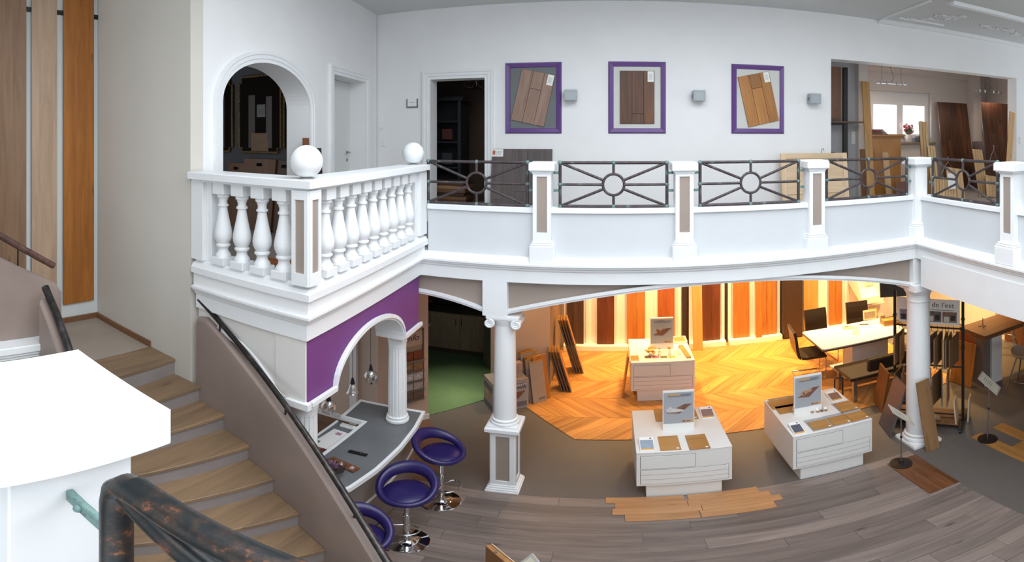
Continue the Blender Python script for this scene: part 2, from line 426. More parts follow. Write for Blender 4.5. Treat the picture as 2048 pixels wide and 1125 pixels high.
# room behind the arch
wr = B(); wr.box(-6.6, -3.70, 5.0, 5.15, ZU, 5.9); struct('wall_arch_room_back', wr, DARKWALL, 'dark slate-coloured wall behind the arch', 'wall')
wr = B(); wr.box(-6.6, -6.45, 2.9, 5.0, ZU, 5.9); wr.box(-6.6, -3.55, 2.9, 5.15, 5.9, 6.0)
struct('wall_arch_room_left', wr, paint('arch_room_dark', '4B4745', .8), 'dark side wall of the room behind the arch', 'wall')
struct('baseboard_arch_room', B().box(-6.45, -3.72, 4.975, 5.0, ZU, ZU+.09), paint('pale_skirting', 'B9AEA2', .5), 'pale skirting board in the room behind the arch', 'baseboard', 0.004)
# stair hall, left
wg = B().box(-4.75, -3.05, 2.62, 2.76, 0, ZC); struct('wall_stair_back', wg, GREYW, 'light grey-beige wall beside the stair landing', 'wall')
wg = B().box(-4.76, -4.59, -3.0, 2.62, 0, ZC); struct('wall_stair_left', wg, paint('pale_blue_white', 'D9DEDD', .6, .01), 'pale wall behind the three tall sample boards', 'wall')
wg = B().box(-5.0, 9.2, -6.1, -5.95, 0, 0.9); struct('wall_front', wg, WALLP, 'low front wall under the glazed shop front', 'wall')
struct('baseboard_stair', B().box(-4.59, -3.60, 2.60, 2.62, 2.2075, 2.27).box(-4.59, -4.57, 1.2, 2.62, 2.2075, 2.27), wood('skirting_brown', '6E4A2F', '87603F', 'x', .5, 10, 0, 0), 'brown wooden skirting around the landing', 'baseboard', 0.003)
struct('floor_landing', B().box(-4.59, -3.53, 0.85, 2.62, 2.05, 2.2075), paint('landing_plaster', 'A2968A', .5, .06, 3), 'beige polished stair landing', 'floor')
# room at the right behind the wide opening
ROOMP = paint('room_paint', 'D6CDC6', 0.7, .01)
wr = B(); Yb = 9.3; wx0, wx1, wz0, wz1 = 5.46, 7.2, 4.13, 5.30
wr.box(3.1, wx0, Yb, Yb+.25, ZU, 5.85); wr.box(wx1, 9.2, Yb, Yb+.25, ZU, 5.85); wr.box(wx0, wx1, Yb, Yb+.25, ZU, wz0); wr.box(wx0, wx1, Yb, Yb+.25, wz1, 5.85)
wr.box(9.0, 9.2, 6.95, Yb, ZU, 5.85); wr.box(8.37, 8.62, 9.05, Yb, ZU, 5.85); wr.box(3.1, 3.265, 6.95, 8.35, ZU, 5.85)
struct('wall_sample_room', wr, ROOMP, 'pale walls of the bright sample room with the window', 'wall')
struct('wall_sample_room_recess', B().box(3.1, 4.60, 8.35, 9.3, ZU, 5.85), paint('recess_paint', 'B9BABD', .7, .01), 'grey-white wall behind the metal shelf', 'wall')
struct('trim_4', B().box(4.60, 4.80, 8.22, 9.3, ZU, 5.70), ROOMP, 'white pier beside the tall oak plank', 'pier', 0.004)
struct('ceiling_sample_room', B().box(3.1, 9.2, 6.95, 9.55, 5.85, 5.95), paint('room_ceiling', 'C9C4C0', .8, .01), 'ceiling of the bright sample room', 'ceiling')
b = B().sweep([(0, 5.72), (.02, 5.72), (.05, 5.78), (.09, 5.80), (.10, 5.85), (0, 5.85)], [(4.80, 9.3), (9.0, 9.3), (9.0, 6.95)])
struct('trim_5', b, ROOMP, 'plaster cornice under the sample room ceiling', 'cornice')
# window
WPANE = pane_glass()
wn = struct('window_1', B().box(wx0, wx1, Yb+.10, Yb+.16, wz0, wz0+.10).box(wx0, wx1, Yb+.10, Yb+.16, wz1-.22, wz1).box(wx0, wx0+.07, Yb+.10, Yb+.16, wz0+.1, wz1-.22).box(wx1-.07, wx1, Yb+.10, Yb+.16, wz0+.1, wz1-.22),
            paint('window_upvc', 'E6E4E2', .4, .01), 'white two-leaf window of the sample room', 'window', 0.004)
mid = (wx0+wx1)/2
for a, c in ((wx0+.07, mid), (mid, wx1-.07)):
    f = B().box(a, a+.09, Yb+.06, Yb+.12, wz0+.1, wz1-.22).box(c-.09, c, Yb+.06, Yb+.12, wz0+.1, wz1-.22).box(a+.09, c-.09, Yb+.06, Yb+.12, wz0+.1, wz0+.19).box(a+.09, c-.09, Yb+.06, Yb+.12, wz1-.31, wz1-.22)
    sf = part(wn, 'sash', f, MATS['window_upvc'], .004)
    part(sf, 'pane', B().box(a+.08, c-.08, Yb+.088, Yb+.094, wz0+.18, wz1-.30), WPANE)
part(wn, 'window_handle', B().box(mid-.015, mid+.015, Yb+.045, Yb+.06, 4.50, 4.58).tube([(mid, Yb+.05, 4.57), (mid, Yb+.02, 4.57), (mid, Yb+.02, 4.44)], .009, 8), PAPER, smooth=40)
struct('trim_6', B().box(wx0-.06, wx1+.06, Yb-.12, Yb+.10, wz0-.04, wz0), paint('sill_brown', '8C7B6C', .4), 'narrow brown window sill', 'sill', .004)
# ceiling stucco frame at the right
b = B(); pr = [(0, ZC), (.02, ZC-.05), (.07, ZC-.065), (.10, ZC-.03), (.14, ZC-.035), (.17, ZC)]
b.sweep(pr, [(9.0, 5.10), (4.35, 5.10)]); struct('trim_7', b, WHITE, 'heavy white stucco moulding across the ceiling corner', 'moulding')
b = B().sweep([(0, ZC), (0, ZC-.06), (.03, ZC-.055), (.07, ZC-.02), (.09, ZC)], [(4.1, 6.7), (9.0, 6.7)]); struct('trim_8', b, WHITE, 'slim white cornice where back wall meets ceiling', 'cornice')
b = B().sweep([(0, ZC), (.01, ZC-.02), (.04, ZC-.02), (.05, ZC)], [(4.15, 6.62), (4.12, 5.3)]); b.sweep([(0, ZC), (.01, ZC-.02), (.04, ZC-.02), (.05, ZC)], [(4.30, 6.40), (5.2, 6.40)])
struct('trim_9', b, WHITE, 'fine stucco ribs on the ceiling corner', 'moulding')

# ---------------------------------------------------------------- gallery edge: fascia, parapet, arches
EDGE = [(-3.02, 2.6), (-1.85, 2.6), (-1.85, 4.6), (3.33, 4.6), (3.33, -4.5)]
b = B().sweep([(-.24, 2.79), (-.055, 2.79), (-.055, 2.915), (-.04, 2.925), (-.035, 2.945), (-.018, 2.955), (-.01, 2.975), (0, 2.98), (0, 2.998), (-.03, 3.004), (-.10, 3.05), (-.24, 3.05)], EDGE)
struct('trim_gallery_cornice', b, WHITE, 'white moulded cornice running along the gallery edge', 'cornice', smooth=20)
b = B().sweep([(-.24, 2.99), (-.028, 2.99), (-.028, 3.122), (-.24, 3.122)], [(-3.02, 2.6), (-1.85, 2.6), (-1.85, 4.7)]); struct('trim_bay_frieze', b, WALLP, 'pale frieze below the balustrade of the projecting bay', 'frieze')
b = B().sweep([(-.26, 3.12), (0, 3.12), (0, 3.172), (-.012, 3.182), (-.02, 3.20), (-.05, 3.212), (-.06, 3.232), (-.26, 3.232)], [(-3.02, 2.6), (-1.85, 2.6), (-1.85, 4.72)]); struct('trim_bay_plinth', b, WHITE, 'white plinth moulding carrying the balusters', 'plinth', smooth=20)
def parapet(nm, path, lab):
    p = struct(nm, B().sweep([(-.26, 3.0), (-.125, 3.0), (-.125, 3.505), (-.26, 3.505)], path), paint('parapet_paint', 'CCCFD2', .6, .01), lab, 'parapet')
    part(p, 'coping', B().sweep([(-.28, 3.505), (-.10, 3.505), (-.10, 3.548), (-.115, 3.555), (-.28, 3.555)], path), WHITE)
parapet('wall_parapet_back', [(-1.85, 4.6), (3.455, 4.6)], 'low pale parapet with white coping along the back gallery')
parapet('wall_parapet_right', [(3.33, 4.725), (3.33, -4.5)], 'low pale parapet with white coping along the right gallery')
# beam over the columns with its flat arches
def parab(x, xc, zt, rise, half): return zt - rise*((x-xc)/half)**2
xs = [-1.0 + (3.40+1.0)*i/36 for i in range(37)]
lo = [(x, parab(x, 1.17, 2.80, .33, 2.17)) for x in xs]
sp = B().strip(lo, [(p[0], max(2.80, p[1]+.005)) for p in lo], 4.74, 4.92)
xs2 = [-2.02 + (.77)*i/10 for i in range(11)]
lo2 = [(x, parab(x, -2.1, 2.615, .145, .85)) for x in xs2]
sp.strip(lo2, [(p[0], 2.80) for p in lo2], 4.74, 4.92)
bm_ = struct('wall_arcade_spandrel', sp, TAUPE, 'taupe spandrel panel above the flat arches', 'spandrel')
tr = B().strip([(p[0], p[1]-.045) for p in lo], lo, 4.695, 4.95).strip([(p[0], p[1]-.045) for p in lo2], lo2, 4.695, 4.95)
tr.strip([(p[0], p[1]-.02) for p in lo], [(p[0], p[1]+.012) for p in lo], 4.68, 4.70)
tr.strip([(p[0], p[1]-.02) for p in lo2], [(p[0], p[1]+.012) for p in lo2], 4.68, 4.70)
struct('trim_arcade', tr, WHITE, 'white moulding along the flat arches', 'moulding', smooth=20)
struct('wall_corner_block', B().box(3.345, 3.64, 4.665, 4.94, 2.46, 2.80), WHITE, 'white beam end above the smooth column', 'block')
struct('wall_column_block', B().box(-1.25, -1.0, 4.655, 4.92, 2.40, 2.80), WHITE, 'white block above the scrolled column', 'block', .004)
rb = B(); ys = [4.55 - 7.0*i/28 for i in range(29)]
rl = [(y, 2.46 + .10*(1-((y-.9)/3.65)**2)*(1 if y > -2.75 else 0)) for y in ys]
rb.strip([(y, 2.46) for y in ys], [(y, 2.84) for y in ys], 3.372, 3.66, 'x')
struct('wall_right_beam', rb, WHITE, 'deep white beam under the right gallery', 'beam')
# bay underside: purple wall with an arch, pale front wall with an arch
pw = B(); pa = [(2.69, 2.235), (3.02, 2.235)] + arc(3.63, 2.235, .61, .40, PI, 0, 24) + [(4.24, 2.235), (4.66, 2.235)]
pw.strip(pa, [(p[0], 2.80) for p in pa], -2.20, -1.93, 'x')
fw2 = B().box(-2.19, -1.931, 2.672, 2.691, 2.235, 2.80); struct('wall_bay_corner', fw2, paint('bay_front_paint', 'DAD7D2', .6, .01), 'pale corner face beside the purple wall', 'wall')
struct('wall_purple', pw, PURPLE, 'purple wall with an arch above the info desk', 'wall')
fw = B(); fa = [(-3.02, 2.68), (-2.70, 2.66), (-2.524, 2.60), (-2.44, 2.55), (-2.362, 2.489), (-2.285, 2.41), (-2.21, 2.334), (-2.14, 2.265), (-2.06, 2.235), (-1.932, 2.235)]
fw.strip(fa, [(p[0], 2.80) for p in fa], 2.685, 2.93)
struct('wall_bay_front', fw, paint('bay_front_paint', 'DAD7D2', .6, .01), 'pale front wall of the bay above the stair', 'wall', smooth=30)
b = B(); yy = 0
path = [(2.70, 2.235), (3.02, 2.235)] + arc(3.63, 2.235, .61, .40, PI, 0, 24) + [(4.24, 2.235), (4.66, 2.235)]
b.strip([(p[0], p[1]-.05) for p in path], [(p[0], p[1]) for p in path], -2.21, -1.905, 'x')
b.strip([(p[0], p[1]-.028) for p in path], [(p[0], p[1]+.012) for p in path], -1.91, -1.885, 'x')
struct('trim_purple_arch', b, WHITE, 'white moulding around the purple arch', 'moulding', smooth=25)
b = B().strip([(p[0], p[1]-.05) for p in fa], fa, 2.668, 2.94); b.strip([(x, 2.19) for x in (-2.08, -1.89)], [(x, 2.247) for x in (-2.08, -1.89)], 2.645, 2.69); struct('trim_bay_arch', b, WHITE, 'white moulding around the arch behind the stair wall', 'moulding', smooth=25)
# ground floor walls
struct('wall_lower_back', B().box(-5.0, 9.2, 9.25, 9.4, 0, 2.8), paint('warm_white_wall', 'F4F0E6', .6, .01), 'white wall behind the tall flooring samples', 'wall')
GAPSHADE = paint('gap_shade', '2E1E16', .8)  # dark colour for strips that stand in for the shade between the bays
struct('gap_shade_left', B().box(1.375, 1.50, 9.19, 9.245, 0, 2.8), GAPSHADE, 'dark strip painted as the shaded gap right of the first sample bay', 'gap'); struct('gap_shade_right', B().box(2.19, 2.26, 9.19, 9.245, 0, 2.8), GAPSHADE, 'narrow dark strip painted as the shaded gap between two sample bays', 'gap')
struct('wall_lower_right', B().box(9.05, 9.2, -6, 9.25, 0, 2.8), BEIGE, 'far right wall of the ground floor', 'wall')
def wallseg(name, p, q, th, z0, z1, mat, lab):
    d = (Vector(q)-Vector(p)).normalized(); n = Vector((d.y, -d.x))
    pts = [p, q, tuple(Vector(q)-n*th), tuple(Vector(p)-n*th)]
    return struct(name, B().prism(pts, z0, z1), mat, lab, 'wall')
wallseg('wall_info_back', (-5.6, 5.52), (-2.84, 5.52), .15, 0, 2.84, BEIGE, 'beige wall behind the info desk')
wallseg('wall_brochure', (-2.84, 5.50), (-2.38, 6.08), .14, 0, 2.80, BEIGE, 'beige slanting wall carrying the brochure rack')
wallseg('wall_beige_pier', (-1.70, 7.00), (-0.93, 7.52), .14, 0, 2.80, BEIGE, 'beige wall behind the leaning grey boards')
wallseg('wall_sample_return', (-0.93, 7.52), (-0.93, 9.25), .14, 0, 2.80, paint('dim_brown_wall', '8E7765', .7), 'narrow return wall beside the sample panels')
wallseg('wall_office_left', (-5.0, 5.67), (-5.0, 9.25), -.14, 0, 2.80, BEIGE, 'side wall of the carpeted office')
struct('baseboard_brochure', B().prism([(-2.845, 5.49), (-2.375, 6.085), (-2.36, 6.07), (-2.83, 5.475)], 0, .09), LAMIN, 'white skirting under the brochure rack', 'baseboard')
# ================================================================= helpers: a measured direction met with a known plane
def on_y(px, py, Y):
    a = (px-1220.1)/PX; e = (py-274.6)/PX; return Y*math.tan(a), EYE - Y/math.cos(a)*math.tan(e)
def on_x(px, py, X):
    a = (px-1220.1)/PX; e = (py-274.6)/PX; return X/math.tan(a), EYE - X/math.sin(a)*math.tan(e)
def on_z(px, py, z):
    a = (px-1220.1)/PX; e = (py-274.6)/PX; d = (EYE-z)/math.tan(e); return d*math.sin(a), d*math.cos(a)

# ================================================================= STAIRS
SC = Vector((-3.0305, -0.6175)); RI, RO = 2.0425, 3.244; Z0, RS = 2.2075, 0.163
def sp_(r, th): return (SC.x + r*math.sin(R(th)), SC.y + r*math.cos(R(th)))
def zn(th): return Z0 - RS*(th+4.0)/5.4
def sector(b, r0, r1, t0, t1, z0, z1, n=6):
    """curved block; z0/z1 numbers or functions of the angle"""
    f0 = z0 if callable(z0) else (lambda t: z0); f1 = z1 if callable(z1) else (lambda t: z1)
    vs = []; fs = []
    for i in range(n+1):
        th = t0+(t1-t0)*i/n
        for (r, f) in ((r0, f0), (r1, f0), (r1, f1), (r0, f1)):
            p = sp_(r, th); vs.append((p[0], p[1], f(th)))
    for i in range(n):
        for q in range(4): fs.append((i*4+q, i*4+(q+1) % 4, (i+1)*4+(q+1) % 4, (i+1)*4+q))
    fs += [(3, 2, 1, 0), (n*4, n*4+1, n*4+2, n*4+3)]
    return b.add(vs, fs)
TREAD = wood('oak_tread', '75604B', '94795C', 'y', 0.45, 9, 0.08, 0.4)
RISER = paint('lilac_grey_riser', '8D8583', .55, .08, 4)
st = thing('staircase', 'curved staircase with oak treads and grey plaster risers', 'staircase', (SC.x, SC.y, 0))
o = part(st, 'tread', B().prism([(-3.61, 1.37), (-3.215, 1.37), (-3.245, 2.62), (-3.61, 2.62)], 2.175, 2.2085).moved(Matrix.Translation((-SC.x, -SC.y, 0))), TREAD, .004)
for i in range(1, 14):
    th = -4 + 5.4*i; z = Z0 - RS*i
    part(st, 'tread', sector(B(), RI, RO, th-5.4-.3, th+.35, z-.035, z).moved(Matrix.Translation((-SC.x, -SC.y, 0))), TREAD, .004)
for i in range(0, 13):
    th = -4 + 5.4*i; z = Z0 - RS*i
    part(st, 'riser', sector(B(), RI, RO, th-.7, th, z-.30, z-.036).moved(Matrix.Translation((-SC.x, -SC.y, 0))), RISER)
sw = B(); nn_ = 44; vs = []; fs = []
for i in range(nn_+1):
    th = .9 + 66*i/nn_; zt = max(.05, zn(th)+.705) - .06*max(0, (2.2-th)/1.3)**2
    for (r_, z) in ((3.244, 0), (3.345, 0), (3.345, zt-.05), (3.335, zt-.02), (3.31, zt), (3.27, zt+.004), (3.25, zt-.012), (3.244, zt-.04)):
        p = sp_(r_, th); vs.append((p[0], p[1], max(z, 0)))
for i in range(nn_):
    for q in range(8): fs.append((i*8+q, i*8+(q+1) % 8, (i+1)*8+(q+1) % 8, (i+1)*8+q))
fs += [tuple(range(8))[::-1], tuple(range(nn_*8, nn_*8+8))]; sw.add(vs, fs)
struct('wall_stair_outer', sw, LIME, 'taupe limewashed stair wall sloping down to the right', 'stair wall', 0, 40)
sw = B(); sector(sw, 1.95, 2.052, -4.0, 58, 0.0, lambda t: zn(t)+.87, 30)
struct('wall_stair_inner', sw, LIME, 'short taupe inner stair wall below the left handrail', 'stair wall', .02, 40)
sw = B().prism([(1.577, 0), (1.577, 3.043), (1.52, 3.13), (-1.14, 4.63), (-1.14, 0)], -3.382, -3.2775, 'x')
struct('wall_stair_upper', sw, LIME, 'taupe limewashed wall of the upper stair flight', 'stair wall', .03, 40)
hw = struct('wall_stair_well', B().box(-3.268, -3.19, -1.14, 1.397, 0, 2.5875), paint('pale_green_paint', 'B3C0A6', .6, .02), 'pale green low wall in the stair well', 'wall')
part(hw, 'coping', B().box(-3.287, -3.168, -1.14, 1.425, 2.5875, 2.62).box(-3.296, -3.149, -1.14, 1.44, 2.62, 2.65).box(-3.306, -3.13, -1.14, 1.458, 2.65, 2.711), WHITE, .006)
# handrails
def handrail(name, label, pts, r, mat, brackets):
    t = thing(name, label, 'handrail', pts[0]); o = Vector(pts[0])
    part(t, 'rail', B().tube([Vector(p)-o for p in pts], r, 14), mat, smooth=50)
    for (p, q) in brackets: part(t, 'bracket', B().cyl(Vector(p)-o, Vector(q)-o, .007, n=8), BLACKM, smooth=50)
    return t
pts = []
for i in range(33):
    th = .5 + 60*i/32; p = sp_(3.29, th); pts.append((p[0], p[1], zn(th)+.79))
br = []
for th in (5, 19, 33, 47):
    p = sp_(3.29, th); br.append(((p[0], p[1], zn(th)+.79), (p[0], p[1], zn(th)+.69)))
handrail('stair_handrail', 'dark steel handrail on the taupe stair wall beside the purple bay', pts, .021, STEELDK, br)
pts = []
for i in range(9):
    th = -4.4 + 40*i/8; p = sp_(2.014, th); pts.append((p[0], p[1], zn(th)+.925))
br = []
for th in (0, 12): p = sp_(2.014, th); br.append(((p[0], p[1], zn(th)+.92), (p[0], p[1], zn(th)+.85)))
handrail('stair_handrail', 'short dark handrail rising behind the white cap at lower left', pts, .028, STEELDK, br)
RUST = patina('rusty_brown_rail', '4A3530', '5E433B', '70564A', 20, .3, .5)
handrail('stair_handrail', 'rust-brown handrail in front of the tall sample boards', [(-3.325, 1.52, 3.262), (-3.325, 1.0, 3.595), (-3.325, -.95, 4.83)], .026, RUST, [((-3.325, 1.235, 3.425), (-3.325, 1.235, 3.26))])
# tall sample boards on the pale wall
tb = thing('wall_rail', 'thin black rail behind the tops of the tall sample boards', 'rail', (-4.585, 0.45, 5.55))
part(tb, 'bar', B().box(0, .012, 0, 2.2, 0, .05), BLACK, .002); part(tb, 'end_cap', B().box(0, .016, 2.2, 2.215, -.004, .054), BLACK)
for (x0, x1, zb, m, lab) in ((-8, 52, 2.2, wood('board_brown_oak', '7C5E46', '9A795C', 'z', .5, 9, 0, .7), 'greyish brown oak board, leftmost of three tall wall boards'),
                             (63, 113, 2.2, wood('board_pale_oak', 'A98B73', 'C2A68C', 'z', .5, 9, 0, .35), 'pale whitewashed oak board, middle of three tall wall boards'),
                             (127, 187, None, wood('board_honey_oak', '8F5520', 'B3702C', 'z', .45, 9, 0, .6), 'honey brown oak board, rightmost of three tall wall boards')):
    ya = on_x(x0, 300, -4.56)[0]; yb = on_x(x1, 300, -4.56)[0]
    if zb is None: zb = on_x(187, 600, -4.56)[1]
    d = thing('sample_board', lab, 'wood board', (-4.57, (ya+yb)/2, zb), group='tall boards by the stair')
    part(d, 'board', B().box(0, .022, -(yb-ya)/2, (yb-ya)/2, 0, 6.1-zb), m, .002)

# ================================================================= GALLERY RAILINGS
def make_post(name, label, loc, rot=0.0, faces=(0, 2), wide=0.25, low=3.0):
    t = thing(name, label, 'post', loc, rot, 'white gallery posts')
    h = wide/2
    part(t, 'base', B().box(-h+.005, h-.005, -h+.005, h-.005, 0.005, .19).lathe([((h-.006)*1.414, .19), ((h-.018)*1.414, .205), ((h-.022)*1.414, .215), (.098*1.414, .235), (.09*1.414, .245)], 4).moved(Matrix.Identity(4)) if False else
         B().box(-h+.005, h-.005, -h+.005, h-.005, 0.005, .185).box(-h+.015, h-.015, -h+.015, h-.015, .185, .205).box(-h+.026, h-.026, -h+.026, h-.026, .205, .225), WHITE, .008)
    s = B().box(-.075, .075, -.075, .075, .22, .90)
    for k in range(4):
        M = Matrix.Rotation(k*PI/2, 4, 'Z'); q = B()
        if k in faces: q.box(-.088, -.05, -.088, -.074, .22, .90).box(.05, .088, -.088, -.074, .22, .90).box(-.05, .05, -.088, -.074, .22, .315).box(-.05, .05, -.088, -.074, .868, .90)
        else: q.box(-.0739, .0739, -.0879, -.074, .22, .90)
        q.moved(M); s.add(q.v, q.f)
    part(t, 'shaft', s, WHITE)
    for k in faces:
        part(t, 'inset_panel', B().box(-.05, .05, -.079, -.073, .315, .868).moved(Matrix.Rotation(k*PI/2, 4, 'Z')), TAUPE, label='taupe inset panel')
    c = B().box(-.098, .098, -.098, .098, .895, .915).box(-h+.014, h-.014, -h+.014, h-.014, .912, .925).box(-h, h, -h, h, .925, .992)
    c.add([(-h+.012, -h+.012, 1.008), (h-.012, -h+.012, 1.008), (h-.012, h-.012, 1.008), (-h+.012, h-.012, 1.008), (-h, -h, .992), (h, -h, .992), (h, h, .992), (-h, h, .992)],
          [(0, 1, 2, 3), (4, 5, 1, 0), (5, 6, 2, 1), (6, 7, 3, 2), (7, 4, 0, 3)])
    part(t, 'cap', c, WHITE, .004)
    return t
make_post('gallery_post', 'white post with taupe inset, between the copper panel at the dark doorway and the next', (-.657, 4.745, 3.0))
make_post('gallery_post', 'white post with taupe inset below the middle purple frame', (.719, 4.745, 3.0))
make_post('gallery_post', 'white post with taupe inset standing before the pale wooden panel', (2.11, 4.745, 3.0))
make_post('gallery_post', 'plain white corner post where the two galleries meet', (3.462, 4.735, 3.0), 0, (), .275)
make_post('gallery_post', 'white post with taupe inset at the right edge of the picture', (3.475, 3.20, 3.0), PI/2*3, (0, 2), .27)

def make_panel(label, loc, rot, w=1.045, tr=.0158):
    t = thing('copper_railing_panel', label, 'railing', loc, rot, 'copper railing panels'); h = .43; c = (0, 0, h/2); rg = .104
    for (p, q) in (((-w/2, 0, 0), (w/2, 0, 0)), ((-w/2, 0, h), (w/2, 0, h)), ((-w/2, 0, 0), (-w/2, 0, h)), ((w/2, 0, 0), (w/2, 0, h))):
        part(t, 'frame_bar', B().cyl(p, q, tr, n=10), COPPER, smooth=50)
    rn = part(t, 'ring', B().tube([(rg*math.cos(2*PI*k/28), 0, h/2+rg*math.sin(2*PI*k/28)) for k in range(28)], tr*.85, 8, True), COPPER, smooth=50)
    for (x, z) in ((-w/2, 0), (w/2, 0), (-w/2, h), (w/2, h), (-w/2, h/2), (w/2, h/2), (0, 0), (0, h)):
        v = Vector((x, 0, z-h/2)); u = v.normalized()*rg
        if x and abs(z-h/2) > .01: u = Vector((math.copysign(math.cos(.42), x), 0, math.copysign(math.sin(.42), z-h/2)))*rg
        s = part(t, 'spoke', B().cyl((u.x, 0, h/2+u.z), (x, 0, z), tr*.85, n=8), COPPER, smooth=50)
        part(s, 'weld', B().ball((x, 0, z), tr*1.45, 10), VERDI, smooth=50, label='green corroded weld')
    for sx in (-1, 1):
        for z in (.155, .33):
            part(t, 'bracket', B().box(min(sx*w/2, sx*(w/2+.066)), max(sx*w/2, sx*(w/2+.066)), -.004, .004, z-.013, z+.013).ball((sx*(w/2+.05), -.006, z), .009, 8), VERDI, label='green corroded bracket')
    return t
make_panel('copper railing panel in front of the dark doorway', (-1.335, 4.75, 3.57), 0)
make_panel('copper railing panel below the left wall lamp and middle purple frame', (.034, 4.75, 3.57), 0)
make_panel('copper railing panel below the purple frame with tilted golden sample', (1.41, 4.75, 3.57), 0)
make_panel('copper railing panel in front of the oak cabinet', (2.785, 4.75, 3.57), 0)
make_panel('copper railing panel of the right gallery before the wire hangers', (3.47, 3.925, 3.57), -PI/2)
make_panel('copper railing panel cut off by the right picture edge', (3.47, 2.40, 3.57), -PI/2)

# ================================================================= BALUSTRADE OF THE BAY
bal = thing('balustrade', 'white L-shaped balustrade with turned balusters around the projecting bay', 'balustrade', (-1.85, 2.6, 3.232))
OB = Matrix.Translation((1.85, -2.6, -3.232))
prof = [(.0, 0), (.062, 0), (.062, .018), (.055, .03), (.044, .045), (.040, .065), (.046, .082), (.058, .092), (.058, .104), (.046, .112), (.056, .128), (.068, .155), (.072, .185), (.069, .215), (.060, .26), (.048, .315), (.038, .37), (.033, .40), (.034, .408), (.044, .414), (.044, .426), (.034, .432), (.033, .455), (.038, .468), (.040, .478), (.050, .488), (.052, .51), (0, .51)]
bme = B().lathe(prof, 20).mesh('baluster', WHITE, 0, 35)
blo = B().box(-.066, .066, -.066, .066, -.060, 0).mesh('foot_block', WHITE, .003)
bhi = B().box(-.062, .062, -.062, .062, .51, .60).mesh('head_block', WHITE, .003)
spots = [(-2.735+.2025*i, 2.69) for i in range(4)] + [(-1.935, 2.918+.1825*i) for i in range(9)]
for (x, y) in spots:
    q = link('baluster', bme, bal, (x+1.85, y-2.6, .06)); link('foot_block', blo, q); link('head_block', bhi, q)
hr = B().sweep([(-.235, 3.89), (-.015, 3.89), (-.015, 3.905), (.03, 3.912), (.03, 3.962), (.024, 3.968), (-.235, 3.968)], [(-3.03, 2.6), (-1.85, 2.6), (-1.85, 4.70)]).moved(OB)
part(bal, 'handrail', hr, WHITE)
cp = B().box(-1.985, -1.855, 2.605, 2.735, 3.232, 3.895)
for k in range(2):
    q = B().box(-.066, -.038, -.079, -.064, 0, .663).box(.038, .066, -.079, -.064, 0, .663).box(-.038, .038, -.079, -.064, 0, .09).box(-.038, .038, -.079, -.064, .60, .663).moved(Matrix.Translation((-1.92, 2.67, 3.232)) @ Matrix.Rotation(k*PI/2, 4, 'Z')); cp.add(q.v, q.f)
part(bal, 'corner_pedestal', cp.moved(OB), WHITE)
for k in range(2):
    part(bal, 'inset_panel', B().box(-.038, .038, -.069, -.064, .09, .60).moved(OB @ Matrix.Translation((-1.92, 2.67, 3.232)) @ Matrix.Rotation(k*PI/2, 4, 'Z')), TAUPE, label='taupe inset panel')
part(bal, 'end_pilaster', B().box(-3.045, -2.90, 2.62, 2.78, 3.232, 3.895).box(-2.90, -2.84, 2.66, 2.74, 3.232, 3.895).moved(OB), WHITE, .003)
part(bal, 'end_pilaster', B().box(-1.99, -1.865, 4.56, 4.73, 3.232, 3.895).box(-1.96, -1.90, 4.50, 4.56, 3.232, 3.895).moved(OB), WHITE, .003)
OPAL = paint('opal_glass', 'E9ECEC', .35, .01)
for (loc, r, lab) in (((-1.925, 2.68, 3.969), .112, 'white opal globe lamp on the bay corner, the nearer of two'), ((-1.975, 4.62, 3.969), .112, 'white opal globe lamp at the far end of the balustrade')):
    g = thing('globe_lamp', lab, 'lamp', loc, group='globe lamps')
    part(g, 'globe', B().ball((0, 0, r+.004), r, 32), OPAL, smooth=60); part(g, 'collar', B().lathe([(0, 0), (.055, 0), (.055, .006), (0, .006)], 24), STEEL, smooth=30)
# foreground post with its cap and railing
fp = thing('newel_post', 'large white post with a broad flat cap in the left foreground', 'post', (-.625, .27, 2.95))
part(fp, 'shaft', B().box(-.085, .095, -.085, .085, 0, .83), WHITE, .003)
part(fp, 'cap', B().box(-.136, .126, -.13, .127, .835, .902), WHITE, .003)
part(fp, 'neck', B().box(-.095, .102, -.095, .095, .82, .836), WHITE)
fr = thing('copper_railing_panel', 'thick bronzed copper railing close up in the left foreground', 'railing', (-.42, .262, 3.0), group='copper railing panels')
part(fr, 'post', B().tube([(0, 0, 0), (0, 0, .79), (.004, 0, .815), (.02, 0, .832), (.045, 0, .836)], .018, 20), BRONZE, smooth=60)
part(fr, 'top_rail', B().cyl((.03, 0, .836), (.56, 0, .836), .018, n=20), BRONZE, smooth=60)
part(fr, 'bottom_rail', B().cyl((0, 0, .40), (.56, 0, .40), .018, n=16), BRONZE, smooth=60)
part(fr, 'spoke', B().cyl((.0, 0, .826), (.45, 0, .66), .0145, n=16), BRONZE, smooth=60)
part(fr, 'ring', B().tube([(.53+.1*math.cos(2*PI*k/28), 0, .62+.1*math.sin(2*PI*k/28)) for k in range(28)], .014, 10, True), BRONZE, smooth=60)
for z in (.72, .52):
    bk = part(fr, 'bracket', B().box(-.105, -.005, -.004, .004, z-.014, z+.014).lathe([(0, 0), (.016, 0), (.016, .009), (0, .009)], 14, (-.109, 0, 0)).moved(Matrix.Identity(4)) if False else B().box(-.108, -.005, -.005, .005, z-.011, z+.011), VERDI, .002, label='green corroded bracket')
    part(bk, 'bolt', B().ball((-.072, -.006, z), .007, 12), VERDI, smooth=50)
struct('floor_viewing_landing', B().box(-.80, .35, -1.3, .40, 2.55, 2.70).box(-.75, .30, .20, .34, 2.70, 2.945), WHITE, 'landing and kerb under the foreground railing', 'floor')

